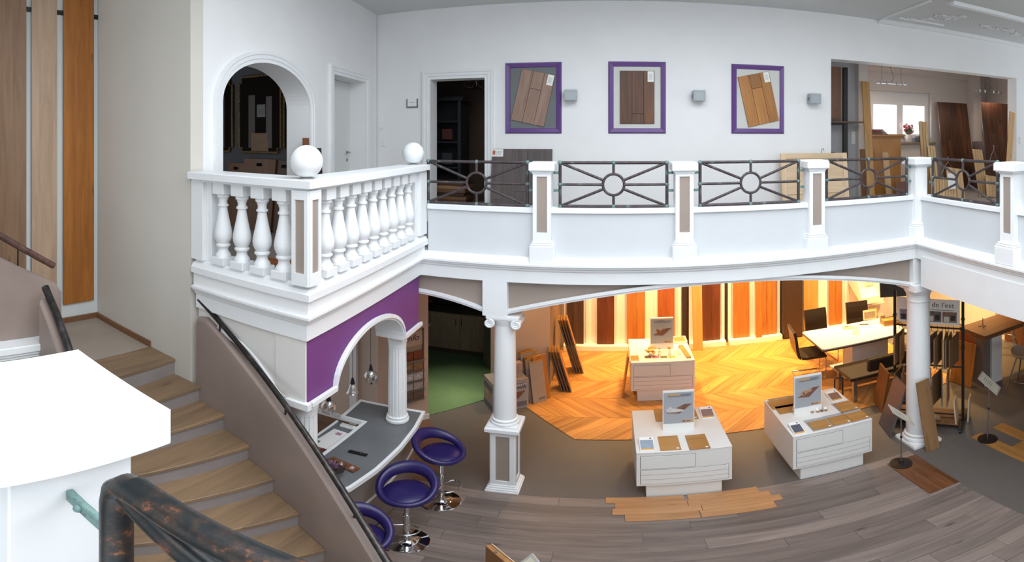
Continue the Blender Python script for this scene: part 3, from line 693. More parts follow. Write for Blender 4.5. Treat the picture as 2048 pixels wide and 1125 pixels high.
# ================================================================= ON THE BACK WALL
def purple_frame(label, x0, tilt, back, m1, tagside=1):
    w_, h_ = .795, 1.0; t = thing('framed_sample', label, 'frame', (x0+w_/2, 6.695, 4.30), group='purple frames on the back wall')
    fw_ = .078
    def bar(p, q, r, s):   # mitred bar with a sloped face
        vs = [(p[0], 0, p[1]), (q[0], 0, q[1]), (r[0], 0, r[1]), (s[0], 0, s[1])]
        mid = [((vs[0][0]*.72+vs[3][0]*.28), -.038, vs[0][2]*.72+vs[3][2]*.28), ((vs[1][0]*.72+vs[2][0]*.28), -.038, vs[1][2]*.72+vs[2][2]*.28), ((vs[1][0]*.12+vs[2][0]*.88), -.026, vs[1][2]*.12+vs[2][2]*.88), ((vs[0][0]*.12+vs[3][0]*.88), -.026, vs[0][2]*.12+vs[3][2]*.88)]
        return B().add(vs+mid, [(0, 1, 2, 3), (0, 1, 5, 4), (1, 2, 6, 5), (2, 3, 7, 6), (3, 0, 4, 7), (4, 5, 6, 7)])
    o_ = [(-w_/2, 0), (w_/2, 0), (w_/2, h_), (-w_/2, h_)]; i_ = [(-w_/2+fw_, fw_), (w_/2-fw_, fw_), (w_/2-fw_, h_-fw_), (-w_/2+fw_, h_-fw_)]
    for k in range(4): part(t, 'frame_bar', bar(o_[k], o_[(k+1) % 4], i_[(k+1) % 4], i_[k]), FRAMEP)
    part(t, 'backing', B().box(-w_/2+fw_-.01, w_/2-fw_+.01, -.010, -.004, fw_-.01, h_-fw_+.01), back)
    sw_, sh_ = .475, .735; sb = part(t, 'sample', B().box(-sw_/2, sw_/2, -.004, 0, -sh_/2, sh_/2), BLACK, loc=(0, -.011, h_/2), rot=(0, tilt, 0))
    xs_ = [-sw_/2, -sw_/2+.165, -sw_/2+.325, sw_/2]; cut = {0: [], 1: [.12 if tilt >= 0 else .16], 2: []}
    if tilt == 0: cut[1] = [-.23]
    for k in range(3):
        zz = [-sh_/2] + cut[k] + [sh_/2]
        for a, c in zip(zz[:-1], zz[1:]):
            cx = (xs_[k]+xs_[k+1])/2
            part(sb, 'plank', B().box(xs_[k]+.002-cx, xs_[k+1]-.002-cx, -.014, 0, a+.002, c-.002), m1, .002, loc=(cx, -.004, 0))
    tx = sw_/2-.055
    tg = part(sb, 'paper_tag', B().box(tx-.04, tx+.045, -.0005, .0005, sh_/2-.155, sh_/2-.006), PAPER, loc=(0, -.0195, 0))
    for i in range(6): part(tg, 'print_line', B().box(tx-.025, tx+.03-.006*(i % 3), -.0011, -.0006, sh_/2-.05-.014*i, sh_/2-.046-.014*i), paint('grey_print', '8A8D92', .8), loc=(0, 0, 0))
    return t
purple_frame('purple frame with greyish tilted oak sample on dark backing, leftmost of three', -1.462, R(12.5), paint('slate_backing', '6C7173', .7, .05), wood('sample_greyish', '8A6C5D', 'AA8B78', 'z', .5, 9, .22, .4))
purple_frame('purple frame with upright dark brown oak sample, middle of three', -.025, 0, paint('cream_backing', 'CFD0CB', .7, .02), wood('sample_darkbrown', '4B2D1A', '75492C', 'z', .5, 9, .28, .6))
purple_frame('purple frame with tilted golden oak sample, rightmost of three', 1.703, R(-12.5), MATS['cream_backing'], wood('sample_golden', '9A6330', 'BA8142', 'z', .5, 9, .22, .6))
LAMPG = paint('lamp_grey', 'A7AEB2', .45, .02)
for (x, lab) in ((-.535, 'grey cube wall lamp between the left and middle purple frames'), (1.215, 'grey cube wall lamp between the middle and right purple frames'), (2.94, 'grey cube wall lamp beside the wide room opening')):
    t = thing('wall_lamp', lab, 'lamp', (x, 6.70, 4.745), group='grey cube wall lamps')
    part(t, 'mount', B().box(-.045, .045, -.035, 0, .03, .12), LAMPG, .003)
    part(t, 'body', B().box(-.085, .085, -.165, -.035, 0, .15), LAMPG, .004)
    part(t, 'front_rim', B().box(-.07, .07, -.170, -.165, .015, .022).box(-.07, .07, -.170, -.165, .128, .135).box(-.07, -.063, -.170, -.165, .022, .128).box(.063, .07, -.170, -.165, .022, .128), LAMPG)
    part(t, 'clip', B().box(-.095, -.085, -.11, -.07, .05, .095), paint('lamp_clip', '6F7679', .5))
t = thing('door_sign', 'small framed white room sign beside the dark doorway', 'sign', (-2.876, 6.70, 4.69))
part(t, 'frame', B().box(-.09, .09, -.02, 0, 0, .02).box(-.09, -.075, -.02, 0, .02, .135).box(.075, .09, -.02, 0, .02, .135), paint('sign_grey', '6C747C', .4)); cd = part(t, 'card', B().box(-.076, .076, -.014, 0, .019, .14), PAPER)
part(cd, 'print_line', B().box(-.04, .045, -.0155, -.0142, .076, .082), MATS['grey_print'])
t = thing('light_switch', 'white light switch at the corner beside the casing of the closed door', 'switch', (-3.35, 6.70, 4.18)); part(t, 'plate', B().box(-.04, .04, -.010, 0, -.075, .075), PAPER, .003); part(t, 'rocker', B().box(-.028, .028, -.015, -.009, .005, .06).box(-.028, .028, -.015, -.009, -.06, -.005), PAPER, .002)
t = thing('coat_hook', 'tiny white coat hook on the wall beside the closed door', 'hook', (-3.37, 6.70, 4.38)); part(t, 'hook', B().tube([(0, 0, .02), (0, -.03, .0), (0, -.05, .005), (0, -.055, .03)], .008, 8), PAPER, smooth=50)
# leaning panels on the gallery
def plank_panel(name, label, cat, loc, w_, h_, ncol, mat, lean, thick=.018, cols=None, rotz=0.0, seed=1, frame=None):
    """board made up of vertical planks; origin bottom centre, leaning back by the angle lean"""
    t = thing(name, label, cat, loc, (-lean, 0, rotz)); r_ = random.Random(seed); x = -w_/2
    for k in range(ncol):
        wd = w_/ncol; z = 0.0
        cuts = sorted(r_.uniform(.2, .85)*h_ for _ in range(cols if cols is not None else 1)) + [h_]
        for c in cuts:
            cx = x+wd/2
            part(t, 'plank', B().box(-wd/2+.0008, wd/2-.0008, -thick/2, thick/2, z+.0008-z, c-.0008-z), mat, .0012, loc=(cx, 0, z)); z = c
        x += wd
    return t
t = plank_panel('leaning_board', 'dark grey oak panel leaning beside the dark doorway with a white card', 'wood panel', (-1.22, 6.52, 3.002), .855, 1.095, 5, wood('dark_grey_oak', '4B4342', '655A57', 'z', .5, 9, .14, .6), R(8), cols=1, seed=4)
cd = part(t, 'card', B().box(-.425, -.262, -.0115, -.0105, .985, 1.09), PAPER); part(cd, 'red_block', B().box(-.415, -.375, -.013, -.0117, 1.01, 1.07), paint('card_red', 'C4664E', .6)); part(cd, 'print_line', B().box(-.365, -.275, -.013, -.0117, 1.055, 1.062).box(-.365, -.285, -.013, -.0117, 1.035, 1.041).box(-.365, -.29, -.013, -.0117, 1.015, 1.021), MATS['grey_print'])
PINE = wood('pale_birch', 'CDB08C', 'DEC5A4', 'z', .5, 9, .05, .15)
t = thing('door_blank', 'pale wooden panel with frame and hook leaning by the wide opening', 'wood panel', (2.905, 6.40, 3.002), (-R(7), 0, 0))
part(t, 'stile', B().box(-.53, -.455, -.02, .02, 0, 1.02), PINE, .003); part(t, 'stile', B().box(.455, .53, -.02, .02, 0, 1.02), PINE, .003)
PINEX = wood('pale_birch_rail', 'CDB08C', 'DEC5A4', 'x', .5, 9, .05, .15)
for z in (0, .43, .94): part(t, 'rail', B().box(-.455, .455, -.02, .02, z, z+.08), PINEX, .003)
part(t, 'panel', B().box(-.455, .455, -.008, .008, .08, .43), PINEX); part(t, 'panel', B().box(-.455, .455, -.008, .008, .51, .94), PINEX)
part(t, 'hook', B().tube([(.12, 0, 1.02), (.12, 0, 1.05)]+[(.12+.02-.02*math.cos(a), 0, 1.06+.028*math.sin(a)) for a in [R(d) for d in (0, 40, 80, 120, 160, 200)]], .004, 6), BLACKM, smooth=50)
# ================================================================= COLUMNS
t = thing('ionic_column', 'white scroll-capital column on a panelled pedestal, in the middle', 'column', (-1.047, 4.79, 0))
b = B().box(-.17, .17, -.18, .18, 0, .035).box(-.16, .16, -.17, .17, .035, .06).box(-.145, .145, -.155, .155, .06, .085).box(-.132, .132, -.14, .14, .085, .11)
part(t, 'pedestal_foot', b, WHITE, .005)
s = B().box(-.105, .105, -.112, .112, .11, .93)
for k in range(4):
    q = B().box(-.12, -.07, -.13, -.108, .11, .93).box(.07, .12, -.13, -.108, .11, .93).box(-.07, .07, -.13, -.108, .11, .17).box(-.07, .07, -.13, -.108, .87, .93).moved(Matrix.Rotation(k*PI/2, 4, 'Z')); s.add(q.v, q.f)
part(t, 'pedestal', s, WHITE)
for k in range(4): part(t, 'inset_panel', B().box(-.07, .07, -.118, -.11, .17, .87).moved(Matrix.Rotation(k*PI/2, 4, 'Z')), TAUPE, label='taupe inset panel')
part(t, 'pedestal_cap', B().box(-.145, .145, -.15, .15, .92, .945).box(-.175, .175, -.18, .18, .945, 1.0), WHITE, .006)
part(t, 'column_base', B().box(-.15, .15, -.15, .15, 1.0, 1.02).lathe([(0, 1.02), (.148, 1.02), (.152, 1.035), (.148, 1.05), (.132, 1.055), (.128, 1.065), (.136, 1.072), (.136, 1.085), (.122, 1.095), (0, 1.095)], 28), WHITE, smooth=35)
part(t, 'shaft', B().lathe([(0, 1.09), (.116, 1.09), (.114, 1.4), (.110, 1.8), (.104, 2.29), (0, 2.29)], 32), WHITE, smooth=40)
cpt = part(t, 'capital', B().lathe([(0, 2.285), (.108, 2.285), (.112, 2.30), (.118, 2.32), (.13, 2.345), (.13, 2.36), (0, 2.36)], 28).box(-.155, .155, -.13, .13, 2.355, 2.372).box(-.165, .165, -.14, .14, 2.372, 2.40), WHITE, smooth=35)
for sx in (-1, 1):
    for sy in (-1, 1):
        pts = []
        for k in range(34):
            a = k*.42; r_ = .050*(1-k/40); pts.append((sx*(.135+r_*math.cos(a+PI/2)), sy*.128, 2.318+r_*math.sin(a+PI/2)))
        part(cpt, 'volute', B().tube(pts, [.016*(1-.5*k/34) for k in range(34)], 8).cyl((sx*.135, sy*.05, 2.318), (sx*.135, sy*.128, 2.318), .046, n=16), WHITE, smooth=50)
t = thing('doric_column', 'smooth white column on a square base under the gallery corner', 'column', (3.515, 4.795, 0))
part(t, 'plinth', B().box(-.205, .205, -.205, .205, 0, .05).box(-.195, .195, -.195, .195, .05, .065), WHITE, .006)
part(t, 'column_base', B().lathe([(0, .065), (.19, .065), (.198, .09), (.19, .115), (.172, .12), (.168, .135), (.176, .15), (.176, .165), (.16, .18), (0, .18)], 32), WHITE, smooth=35)
part(t, 'shaft', B().lathe([(0, .175), (.155, .175), (.152, .7), (.147, 1.4), (.138, 2.22), (0, 2.22)], 36), WHITE, smooth=40)
part(t, 'capital', B().lathe([(0, 2.19), (.143, 2.19), (.148, 2.20), (.143, 2.21), (.140, 2.27), (.150, 2.275), (.150, 2.29), (.158, 2.30), (.185, 2.35), (.19, 2.37), (0, 2.37)], 32).box(-.20, .20, -.20, .20, 2.37, 2.455), WHITE, smooth=35)
def fluted(label, x, y, z0, z1):
    t = thing('fluted_column', label, 'column', (x, y, z0), group='fluted columns of the info desk'); h = z1-z0
    part(t, 'column_base', B().lathe([(0, 0), (.115, 0), (.12, .015), (.117, .035), (.106, .042), (.104, .055), (.11, .062), (.108, .075), (.098, .082), (0, .082)], 28), WHITE, smooth=35)
    part(t, 'shaft', B().lathe([(.094, .08), (.094, h*.5), (.088, h-.16)], 96, flute=16, fd=.010), WHITE, smooth=60)
    part(t, 'capital', B().lathe([(0, h-.165), (.090, h-.165), (.092, h-.11), (.098, h-.105), (.098, h-.09), (.092, h-.085), (.095, h-.07), (.122, h-.03), (.125, h-.015), (.125, h-.001), (0, h-.001)], 28), WHITE, smooth=35)
fluted('white fluted column standing on the info desk top', -2.065, 4.43, 1.052, 2.185)
fluted('white fluted column beside the stair rail under the purple corner', -2.065, 2.86, 0.0, 2.185)

# ================================================================= INFO DESK
t = thing('info_desk', 'reception desk with grey stone top and white edging', 'desk', (-2.1, 3.9, 0)); OD = Matrix.Translation((2.1, -3.9, 0))
front = [(-1.93, 3.0), (-1.875, 3.15), (-1.835, 3.5), (-1.825, 3.95), (-1.85, 4.35), (-1.90, 4.68)]
outline = front + [(-2.60, 4.64), (-2.58, 4.25), (-2.32, 4.25), (-2.32, 3.0)]
part(t, 'counter_top', B().prism(outline, 1.0, 1.046).moved(OD), GREYST)
eb = B(); prf = [(-.028, 1.002), (.006, 1.0), (.012, 1.025), (.006, 1.05), (-.028, 1.052)]
part(t, 'edge_trim', eb.sweep(prf, outline[::-1], False).sweep(prf, [outline[0], outline[-1]], False).moved(OD) if False else B().sweep([(-x, z) for (x, z) in prf], outline, True).moved(OD), WHITE, smooth=30)
fp_ = [(x-.09, y) for (x, y) in front]
part(t, 'front_panel', B().prism(fp_ + [(x-.04, y) for (x, y) in fp_][::-1], 0, 1.0).moved(OD), paint('desk_taupe', '857A73', .5, .04))
part(t, 'front_rail', B().sweep([(-.012, .49), (.0, .49), (.0, .525), (-.012, .525)], fp_[::-1] if False else fp_).moved(OD) if False else B().prism([(x+.010, y) for (x, y) in fp_] + [(x-.002, y) for (x, y) in fp_][::-1], .49, .52).moved(OD), WHITE)
part(t, 'side_panel', B().box(-2.55, -1.99, 4.58, 4.62, 0, 1.0).moved(OD), BEIGE)
part(t, 'lower_shelf', B().box(-2.64, -2.33, 3.0, 4.24, .915, .95).moved(OD), GREYST)
part(t, 'shelf_edge', B().box(-2.665, -2.64, 3.0, 4.24, .91, .965).moved(OD), WHITE, .003)
part(t, 'back_panel', B().box(-2.345, -2.325, 3.0, 4.24, .95, 1.0).moved(OD), TAUPE)
part(t, 'shelf_support', B().box(-2.64, -2.36, 4.20, 4.235, 0, .915).moved(OD), BEIGE); part(t, 'shelf_support', B().box(-2.64, -2.36, 3.0, 3.04, 0, .915).moved(OD), BEIGE)
def flat(name, label, cat, pxl, pxr, pyt, pyb, z, h, mat, rot=0.0, group=None, bev=.002):
    """a flat thing lying on a surface at height z, sized from its measured extent"""
    x0, ya = on_z(pxl, pyb, z); x1, _ = on_z(pxr, pyb, z); _, yb = on_z((pxl+pxr)/2, pyt, z); _, ya = on_z((pxl+pxr)/2, pyb, z)
    w_ = (x1-x0); d = abs(yb-ya)
    o = solo(name, label, cat, B().box(-w_/2, w_/2, -d/2, d/2, 0, h), mat, bev, loc=((x0+x1)/2, (ya+yb)/2, z+.001), rot=(0, 0, rot), group=group)
    return o, w_, d
t = thing('paper_stack', 'white letters lying on the lower desk shelf', 'paper', (-2.50, 3.93, .952), R(-4))
part(t, 'sheet', B().box(-.10, .10, -.14, .14, 0, .004), PAPER); part(t, 'sheet', B().box(-.10, .10, -.14, .14, .0045, .008).moved(Matrix.Translation((.05, -.10, 0)) @ Matrix.Rotation(R(6), 4, 'Z')), PAPER)
part(t, 'printed_block', B().box(-.03, .03, .05, .10, .0042, .0046), paint('pink_print', 'B7869C', .7))
t = thing('brochure', 'orange-red brochure lying on the lower desk shelf', 'brochure', (-2.50, 3.60, .952), R(-4)); part(t, 'cover', B().box(-.11, .11, -.10, .10, 0, .006), PAPER, .001); part(t, 'cover_print', B().box(-.10, .02, -.09, .09, .006, .0066), paint('orange_print', 'B9583A', .6, .15, 20)); part(t, 'cover_photo', B().box(.02, .10, -.09, .09, .006, .0066), paint('dark_red_print', '5B2F33', .6, .3, 30))
t = thing('card_holder', 'small white tray at the far end of the lower desk shelf', 'tray', (-2.48, 4.17, .952)); part(t, 'tray', B().box(-.09, .09, -.03, .03, 0, .03), PAPER, .004); part(t, 'card', B().box(-.07, .06, -.02, -.015, .03, .06), PAPER)
t = thing('remote_control', 'flat black remote control on the grey desk top', 'remote', (-2.085, 3.66, 1.048), R(3)); part(t, 'body', B().box(-.09, .09, -.022, .022, 0, .014), BLACK, .004); part(t, 'button', B().cyl((.03, 0, .014), (.03, 0, .016), .006, n=12), STEEL); part(t, 'button', B().cyl((.06, .005, .014), (.06, .005, .016), .006, n=12), STEEL)
t = thing('wood_sample', 'brown wooden sample strip beside the plant bowl on the desk', 'wood sample', (-2.07, 3.42, 1.048), R(-11)); part(t, 'strip', B().box(-.17, .13, -.045, .045, 0, .016), wood('brown_strip', '5F3A22', '7E5032', 'x', .4, 9, 0), .002); part(t, 'crystal', B().add([(.06, -.02, .016), (.10, -.015, .016), (.09, .02, .016), (.055, .015, .016), (.08, 0, .045)], [(0, 1, 4), (1, 2, 4), (2, 3, 4), (3, 0, 4), (3, 2, 1, 0)]), paint('pale_crystal', 'B7A9B6', .2))
t = thing('plant_bowl', 'purple succulent in a glass bowl on the near end of the desk', 'plant', (-2.10, 3.24, 1.048))
part(t, 'bowl', B().lathe([(.05, 0), (.09, .01), (.13, .05), (.145, .10), (.135, .10), (.12, .055), (.085, .02), (.0, .014)], 28), pane_glass('bowl_glass', .25), smooth=50)
part(t, 'soil', B().lathe([(0, .02), (.085, .022), (.115, .055), (0, .07)], 20), paint('dark_soil', '2A1F1C', .9), smooth=50)
SUCC = paint('purple_leaf', '6B4A62', .5, .25, 18)
for k in range(26):
    a = k*2.399; r_ = .03+.0035*k; tilt = .25+.035*k
    q = B().add([(0, -.012, 0), (.05, -.022, .012), (.095, 0, .012), (.05, .022, .012), (0, .012, 0), (.05, 0, .022)], [(0, 1, 5), (1, 2, 5), (2, 3, 5), (3, 4, 5), (4, 0, 5), (0, 4, 3, 2, 1)])
    q.moved(Matrix.Translation((.01*math.cos(a), .01*math.sin(a), .075)) @ Matrix.Rotation(a, 4, 'Z') @ Matrix.Rotation(-(1.25-.038*k), 4, 'Y'))
    part(t, 'leaf', q, SUCC)
# pendant lamps
CLEAR = pane_glass('lamp_glass', .22)
for (x, y, kind, lab) in ((-2.30, 4.30, 0, 'round glass pendant lamp nearest the fluted desk column'), (-2.30, 3.94, 1, 'bell-shaped glass pendant lamp, middle of three over the desk'), (-2.30, 3.53, 0, 'round glass pendant lamp nearest the purple corner')):
    t = thing('pendant_lamp', lab, 'lamp', (x, y, 1.58), group='pendant lamps over the desk')
    part(t, 'cord', B().cyl((0, 0, .20), (0, 0, 1.255), .0025, n=6), BLACKM); part(t, 'canopy', B().lathe([(0, 1.235), (.04, 1.235), (.035, 1.257), (0, 1.257)], 16), BLACKM, smooth=40)
    part(t, 'socket', B().lathe([(0, .14), (.024, .14), (.018, .18), (.010, .21), (0, .21)], 14), BLACK, smooth=40)
    pr_ = [(.058, .01), (.07, .05), (.066, .09), (.045, .125), (.02, .145)] if kind == 0 else [(.062, .03), (.048, .05), (.036, .09), (.03, .12), (.018, .14)]
    part(t, 'glass_shade', B().lathe(pr_ + [(r_-.003, z) for (r_, z) in pr_][::-1], 24), CLEAR, smooth=50)
    part(t, 'bulb', B().ball((0, 0, .095), .022, 14, sz=1.4), PAPER, smooth=50)
# brochure rack
t = thing('brochure_rack', 'wooden brochure rack marked info on the slanting beige wall', 'rack', (-2.515, 5.835, .42), R(51.6)); RK = wood('rack_wood', '55402F', '6E5440', 'z', .5, 9, 0)
for sx in (-.17, .15): part(t, 'upright', B().box(sx, sx+.02, -.03, 0, 0, 1.18), RK, .002)
part(t, 'back_board', B().box(-.15, .15, -.012, -.002, .0, 1.15), paint('rack_board', '9C8674', .6)); part(t, 'header_board', B().box(-.15, .15, -.018, -.012, .93, 1.15), paint('rack_header', 'B59E8D', .6))
text(t, 'lettering', 'info', .13, paint('dark_blue_print', '20223A', .5), (0, -.020, 1.05), shear=.25)
for k, (z, c) in enumerate(((.77, '7A3E28'), (.60, '8C6A50'), (.44, 'B9B1AC'), (.28, 'A79E99'), (.12, '6F5B4D'))):
    sh = part(t, 'pocket', B().box(-.15, .15, -.075, -.012, z-.08, z-.072).box(-.15, .15, -.078, -.073, z-.08, z-.045), STEEL)
    for j in range(2): part(sh, 'leaflet', B().box(-.14+.145*j, -.005+.145*j, -.05, -.03, z-.07, z+.075).moved(Matrix.Translation((0, -.0, 0))), paint('leaflet_%d%d' % (k, j), c, .5, .35, 22))
solo('wall_notice', 'dark square notice on the beige wall edge below the purple wall', 'sign', B().box(-.06, .06, -.012, 0, 0, .28), BLACKM, .002, loc=(-2.60, 5.74, 1.95), rot=(0, 0, R(51.6)))
t = thing('door_lever', 'dark door lever on the beige wall behind the desk', 'handle', (-2.885, 5.52, .90)); part(t, 'lever', B().tube([(0, 0, 0), (0, -.05, 0), (-.02, -.055, -.02), (-.03, -.055, -.09)], .012, 8), BLACKM, smooth=50); part(t, 'plate', B().box(-.02, .02, -.008, 0, -.03, .03), BLACKM, .003)
struct('trim_desk_pier', B().box(-3.24, -3.14, 5.47, 5.52, 0, 2.84), LAMIN, 'pale vertical strip on the wall behind the desk', 'trim')
struct('baseboard_desk', B().box(-5.5, -2.86, 5.50, 5.52, 0, .10), LAMIN, 'skirting behind the info desk', 'baseboard')

# ================================================================= BAR STOOLS
def make_stool(label, x, y, rot):
    t = thing('bar_stool', label, 'stool', (x, y, .013), rot, 'purple bar stools at the info desk')
    part(t, 'base', B().lathe([(0, 0), (.19, 0), (.195, .006), (.188, .014), (.12, .022), (.06, .035), (.038, .06), (.033, .10), (0, .10)], 36), CHROME, smooth=40)
    part(t, 'post', B().cyl((0, 0, .08), (0, 0, .44), .03, n=18).cyl((0, 0, .44), (0, 0, .70), .024, n=18), CHROME, smooth=40)
    fr_ = [(.03*s_, 0, .30) for s_ in (-1,)]
    pts = [(-.02, -.03, .30)] + [(.125*math.sin(a), -.10-.095*math.cos(a)*1.0+.0, .30) for a in [R(d) for d in range(-120, 121, 20)]] + [(.02, -.03, .30)]
    part(t, 'footrest', B().tube(pts, .008, 8), CHROME, smooth=50)
    sm = part(t, 'seat', B().lathe([(0, .675), (.07, .68), (.15, .705), (.20, .745), (.205, .765), (.19, .785), (.10, .80), (0, .803)], 32), PURLEA, smooth=50)
    n = 44; vs = []; fs = []; m = 10
    for i in range(n):
        f = 2*PI*i/n; up = (1+math.sin(f))/2          # the back is towards +y
        cz = .765 + .165*up**1.4; rr_ = .205 + .035*up; hw = .030+.008*up; hh = .030 + .035*up
        for k in range(m):
            q = 2*PI*k/m; o_ = hw*math.cos(q); z = hh*math.sin(q) 
            rad = rr_ + o_ + .35*z*up
            vs.append((rad*math.cos(f), rad*math.sin(f), cz+z))
    for i in range(n):
        for k in range(m): fs.append((i*m+k, i*m+(k+1) % m, ((i+1) % n)*m+(k+1) % m, ((i+1) % n)*m+k))
    part(t, 'back_ring', B().add(vs, fs), PURLEA, smooth=60)
    part(t, 'lever', B().tube([(.02, -.02, .67), (.15, -.09, .66), (.19, -.11, .65)], [.005, .005, .010], 8), BLACK, smooth=50)
make_stool('purple bar stool farthest along the desk, turned sideways', -1.555, 4.30, R(75))
make_stool('purple bar stool in the middle with its open back to the desk end', -1.575, 3.55, R(12))
make_stool('purple bar stool half hidden behind the stair rail', -1.60, 2.80, R(40))

# ================================================================= DISPLAY TABLES
def make_table(label, x, yf):
    t = thing('display_table', label, 'display table', (x, yf, 0), group='white drawer display tables')
    part(t, 'plinth', B().box(-.37, .37, .035, .90, 0, .22), LAMIN, .002)
    part(t, 'body', B().box(-.465, .465, 0.004, .945, .22, .735), LAMIN, .002); part(t, 'top', B().box(-.467, .467, 0, .948, .735, .75), LAMIN, .002)
    for (x0, x1, z0, z1) in ((-.425, .10, .50, .69), (-.425, .43, .255, .475)):
        part(t, 'groove', B().box(x0-.004, x1+.004, .0015, .004, z0-.004, z1+.004), paint('joint_shadow', '55524E', .8))
        dw = part(t, 'drawer', B().box(x0, x1, -.002, .004, z0, z1), LAMIN, .001)
        for zz in (z0+(z1-z0)*.33, z0+(z1-z0)*.67):
            if z0 < .3: part(dw, 'groove_line', B().box(x0, x1, -.0028, -.0018, zz-.0012, zz+.0012), MATS['joint_shadow'])
    return t
make_table('white display table in front of the loose oak planks, with a cat poster', .715, 4.61)
make_table('white display table nearest the smooth column, with a puppy poster', 2.28, 4.60)
make_table('white display table standing on the chevron parquet', .765, 7.0)
POSTG = paint('poster_grey', 'A5A9AF', .45, .03); BROWNPR = paint('brown_print', '7C5546', .6, .2, 25)
ORANGEPR = paint('amber_print', 'D9A24E', .5, .03); DARKPR = paint('dark_print', '4B4E55', .6); CREAMPR = paint('cat_print', 'CFCBC8', .6, .1, 40); TANPR = paint('puppy_print', 'B58F6C', .6, .15, 40); MOTHPR = paint('butterfly_print', '8A5A36', .6, .2, 40)
def poster(label, x, y, rot, kind, w_=.335, h_=.575):
    t = thing('poster_stand', label, 'poster', (x, y, .751), (0, 0, rot), 'posters on the display tables')
    part(t, 'board', B().box(-w_/2, w_/2, -.012, .012, 0, h_), PAPER, .002)
    part(t, 'foot', B().box(-w_/2+.02, w_/2-.02, .012, .12, 0, .008).add([(-w_/2+.02, .012, .008), (-w_/2+.026, .012, .008), (-w_/2+.026, .11, .008), (-w_/2+.02, .11, .008), (-w_/2+.02, .012, .3), (-w_/2+.026, .012, .3)], [(0, 1, 2, 3), (0, 4, 5, 1), (3, 2, 5, 4), (0, 3, 4), (1, 5, 2)]), PAPER)
    pr = part(t, 'print', B().box(-w_/2+.008, w_/2-.008, -.0132, -.0118, .105, h_-.022), POSTG)
    def p2(pts, z0=-.0142): return B().prism([(px_*w_, .105+pz*(h_-.127)) for (px_, pz) in pts], z0, -.0133, 'y')
    part(pr, 'title_band', p2([(-.36, .86), (.40, .86), (.40, .955), (-.36, .955)]), paint('band_grey', '8F98A3', .5))
    if kind != 2: part(pr, 'title_bar', p2([(-.34, .905), (.05, .905), (.05, .945), (-.34, .945)], -.0148), ORANGEPR)
    text(pr, 'lettering', 'PARKETT' if kind == 2 else '-PARKETT', .026, DARKPR, ((.22 if kind != 2 else 0)*w_, -.0146, .105+.922*(h_-.127)))
    if kind == 0: text(pr, 'lettering', 'FÜR ECHTEN KOMFORT', .0215, DARKPR, (.02*w_, -.0146, .105+.878*(h_-.127)))
    else: part(pr, 'print_line', p2([(-.32, .868), (.36, .868), (.36, .884), (-.32, .884)], -.0148), DARKPR)
    part(pr, 'floor_strip', p2([(-.40, .35), (.03, .32), (.42, .62), (.18, .62)]), BROWNPR)
    a_ = {0: ([(-.36, .38), (-.40, .49), (-.33, .485), (-.26, .57), (-.20, .50), (-.06, .49), (.10, .45), (.18, .43), (.16, .40), (-.05, .37), (-.25, .37)], CREAMPR),
          1: ([(-.26, .44), (-.20, .40), (-.10, .42), (-.04, .47), (.10, .50), (.16, .54), (.08, .58), (-.02, .57), (-.10, .56), (-.20, .55), (-.27, .50)], TANPR),
          2: ([(-.20, .44), (-.26, .58), (-.17, .60), (-.08, .52), (.05, .60), (.14, .60), (.08, .53), (-.02, .45)], MOTHPR)}[kind]
    part(pr, 'animal_print', p2(a_[0], -.0152), a_[1])
    if kind == 1: part(pr, 'animal_face', p2([(-.20, .44), (-.14, .42), (-.11, .45), (-.13, .50), (-.19, .50)], -.0158), paint('puppy_face', '6B4B34', .6))
    if kind == 0: part(pr, 'animal_face', p2([(-.27, .45), (-.25, .44), (-.23, .45), (-.24, .46), (-.26, .46)], -.0158), DARKPR)
    lg = part(pr, 'logo_strip', p2([(.09, .035), (.46, .035), (.46, .095), (.09, .095)]), ORANGEPR)
    part(lg, 'emblem', p2([(.12, .045), (.20, .045), (.20, .085), (.12, .085)], -.0148), DARKPR); part(lg, 'print_line', p2([(.22, .07), (.38, .07), (.38, .082), (.22, .082)], -.0148).add(*[(q.v, q.f) for q in [p2([(.22, .048), (.38, .048), (.38, .06), (.22, .06)], -.0148)]][0]), DARKPR)
    return t
poster('upright poster with a cat print on the front display table', .715, 5.06, 0, 0)
poster('upright poster with a puppy print on the display table by the column', 2.175, 5.065, 0, 1)
poster('upright poster with a butterfly print on the parquet display table', .80, 7.50, 0, 2, .36, .57)
TILE = wood('tile_oak', 'A0733F', 'B98A50', 'x', .4, 10, .06, .2)
GREYB = paint('grey_underlay', 'A6A8AE', .6, .05)
def tile(label, pxl, pxr, pyt, pyb, base=True, z=.751, g='sample tiles on the display tables', offs=.03):
    x0 = on_z(pxl, (pyt+pyb)/2, z)[0]; x1 = on_z(pxr, (pyt+pyb)/2, z)[0]; xm = (pxl+pxr)/2
    ya = on_z(xm, pyb, z)[1]; yb = on_z(xm, pyt, z)[1]; w_ = x1-x0; d = yb-ya
    t = thing('floor_sample', label, 'sample', ((x0+x1)/2, (ya+yb)/2, z), group=g)
    if base:
        part(t, 'underlay', B().box(-w_/2, w_/2, -d/2, d/2, 0, .008), GREYB, .001); part(t, 'oak_tile', B().box(-w_/2+.01, w_/2-.004, -d/2+.006, d/2-offs, .008, .020), TILE, .0012)
    else: part(t, 'oak_tile', B().box(-w_/2, w_/2, -d/2, d/2, 0, .012), TILE, .0012)
    lb = part(t, 'sticker', B().box(w_/2-.045, w_/2-.018, -d/2+.015, -d/2+.035, .0205 if base else .0125, .0212 if base else .0132), PAPER)
    return t
tile('square oak sample beside the leaflet on the cat-poster table', 1318, 1359, 874, 902, False); tile('square oak sample at the front right of the cat-poster table', 1374, 1416, 871, 900, False)
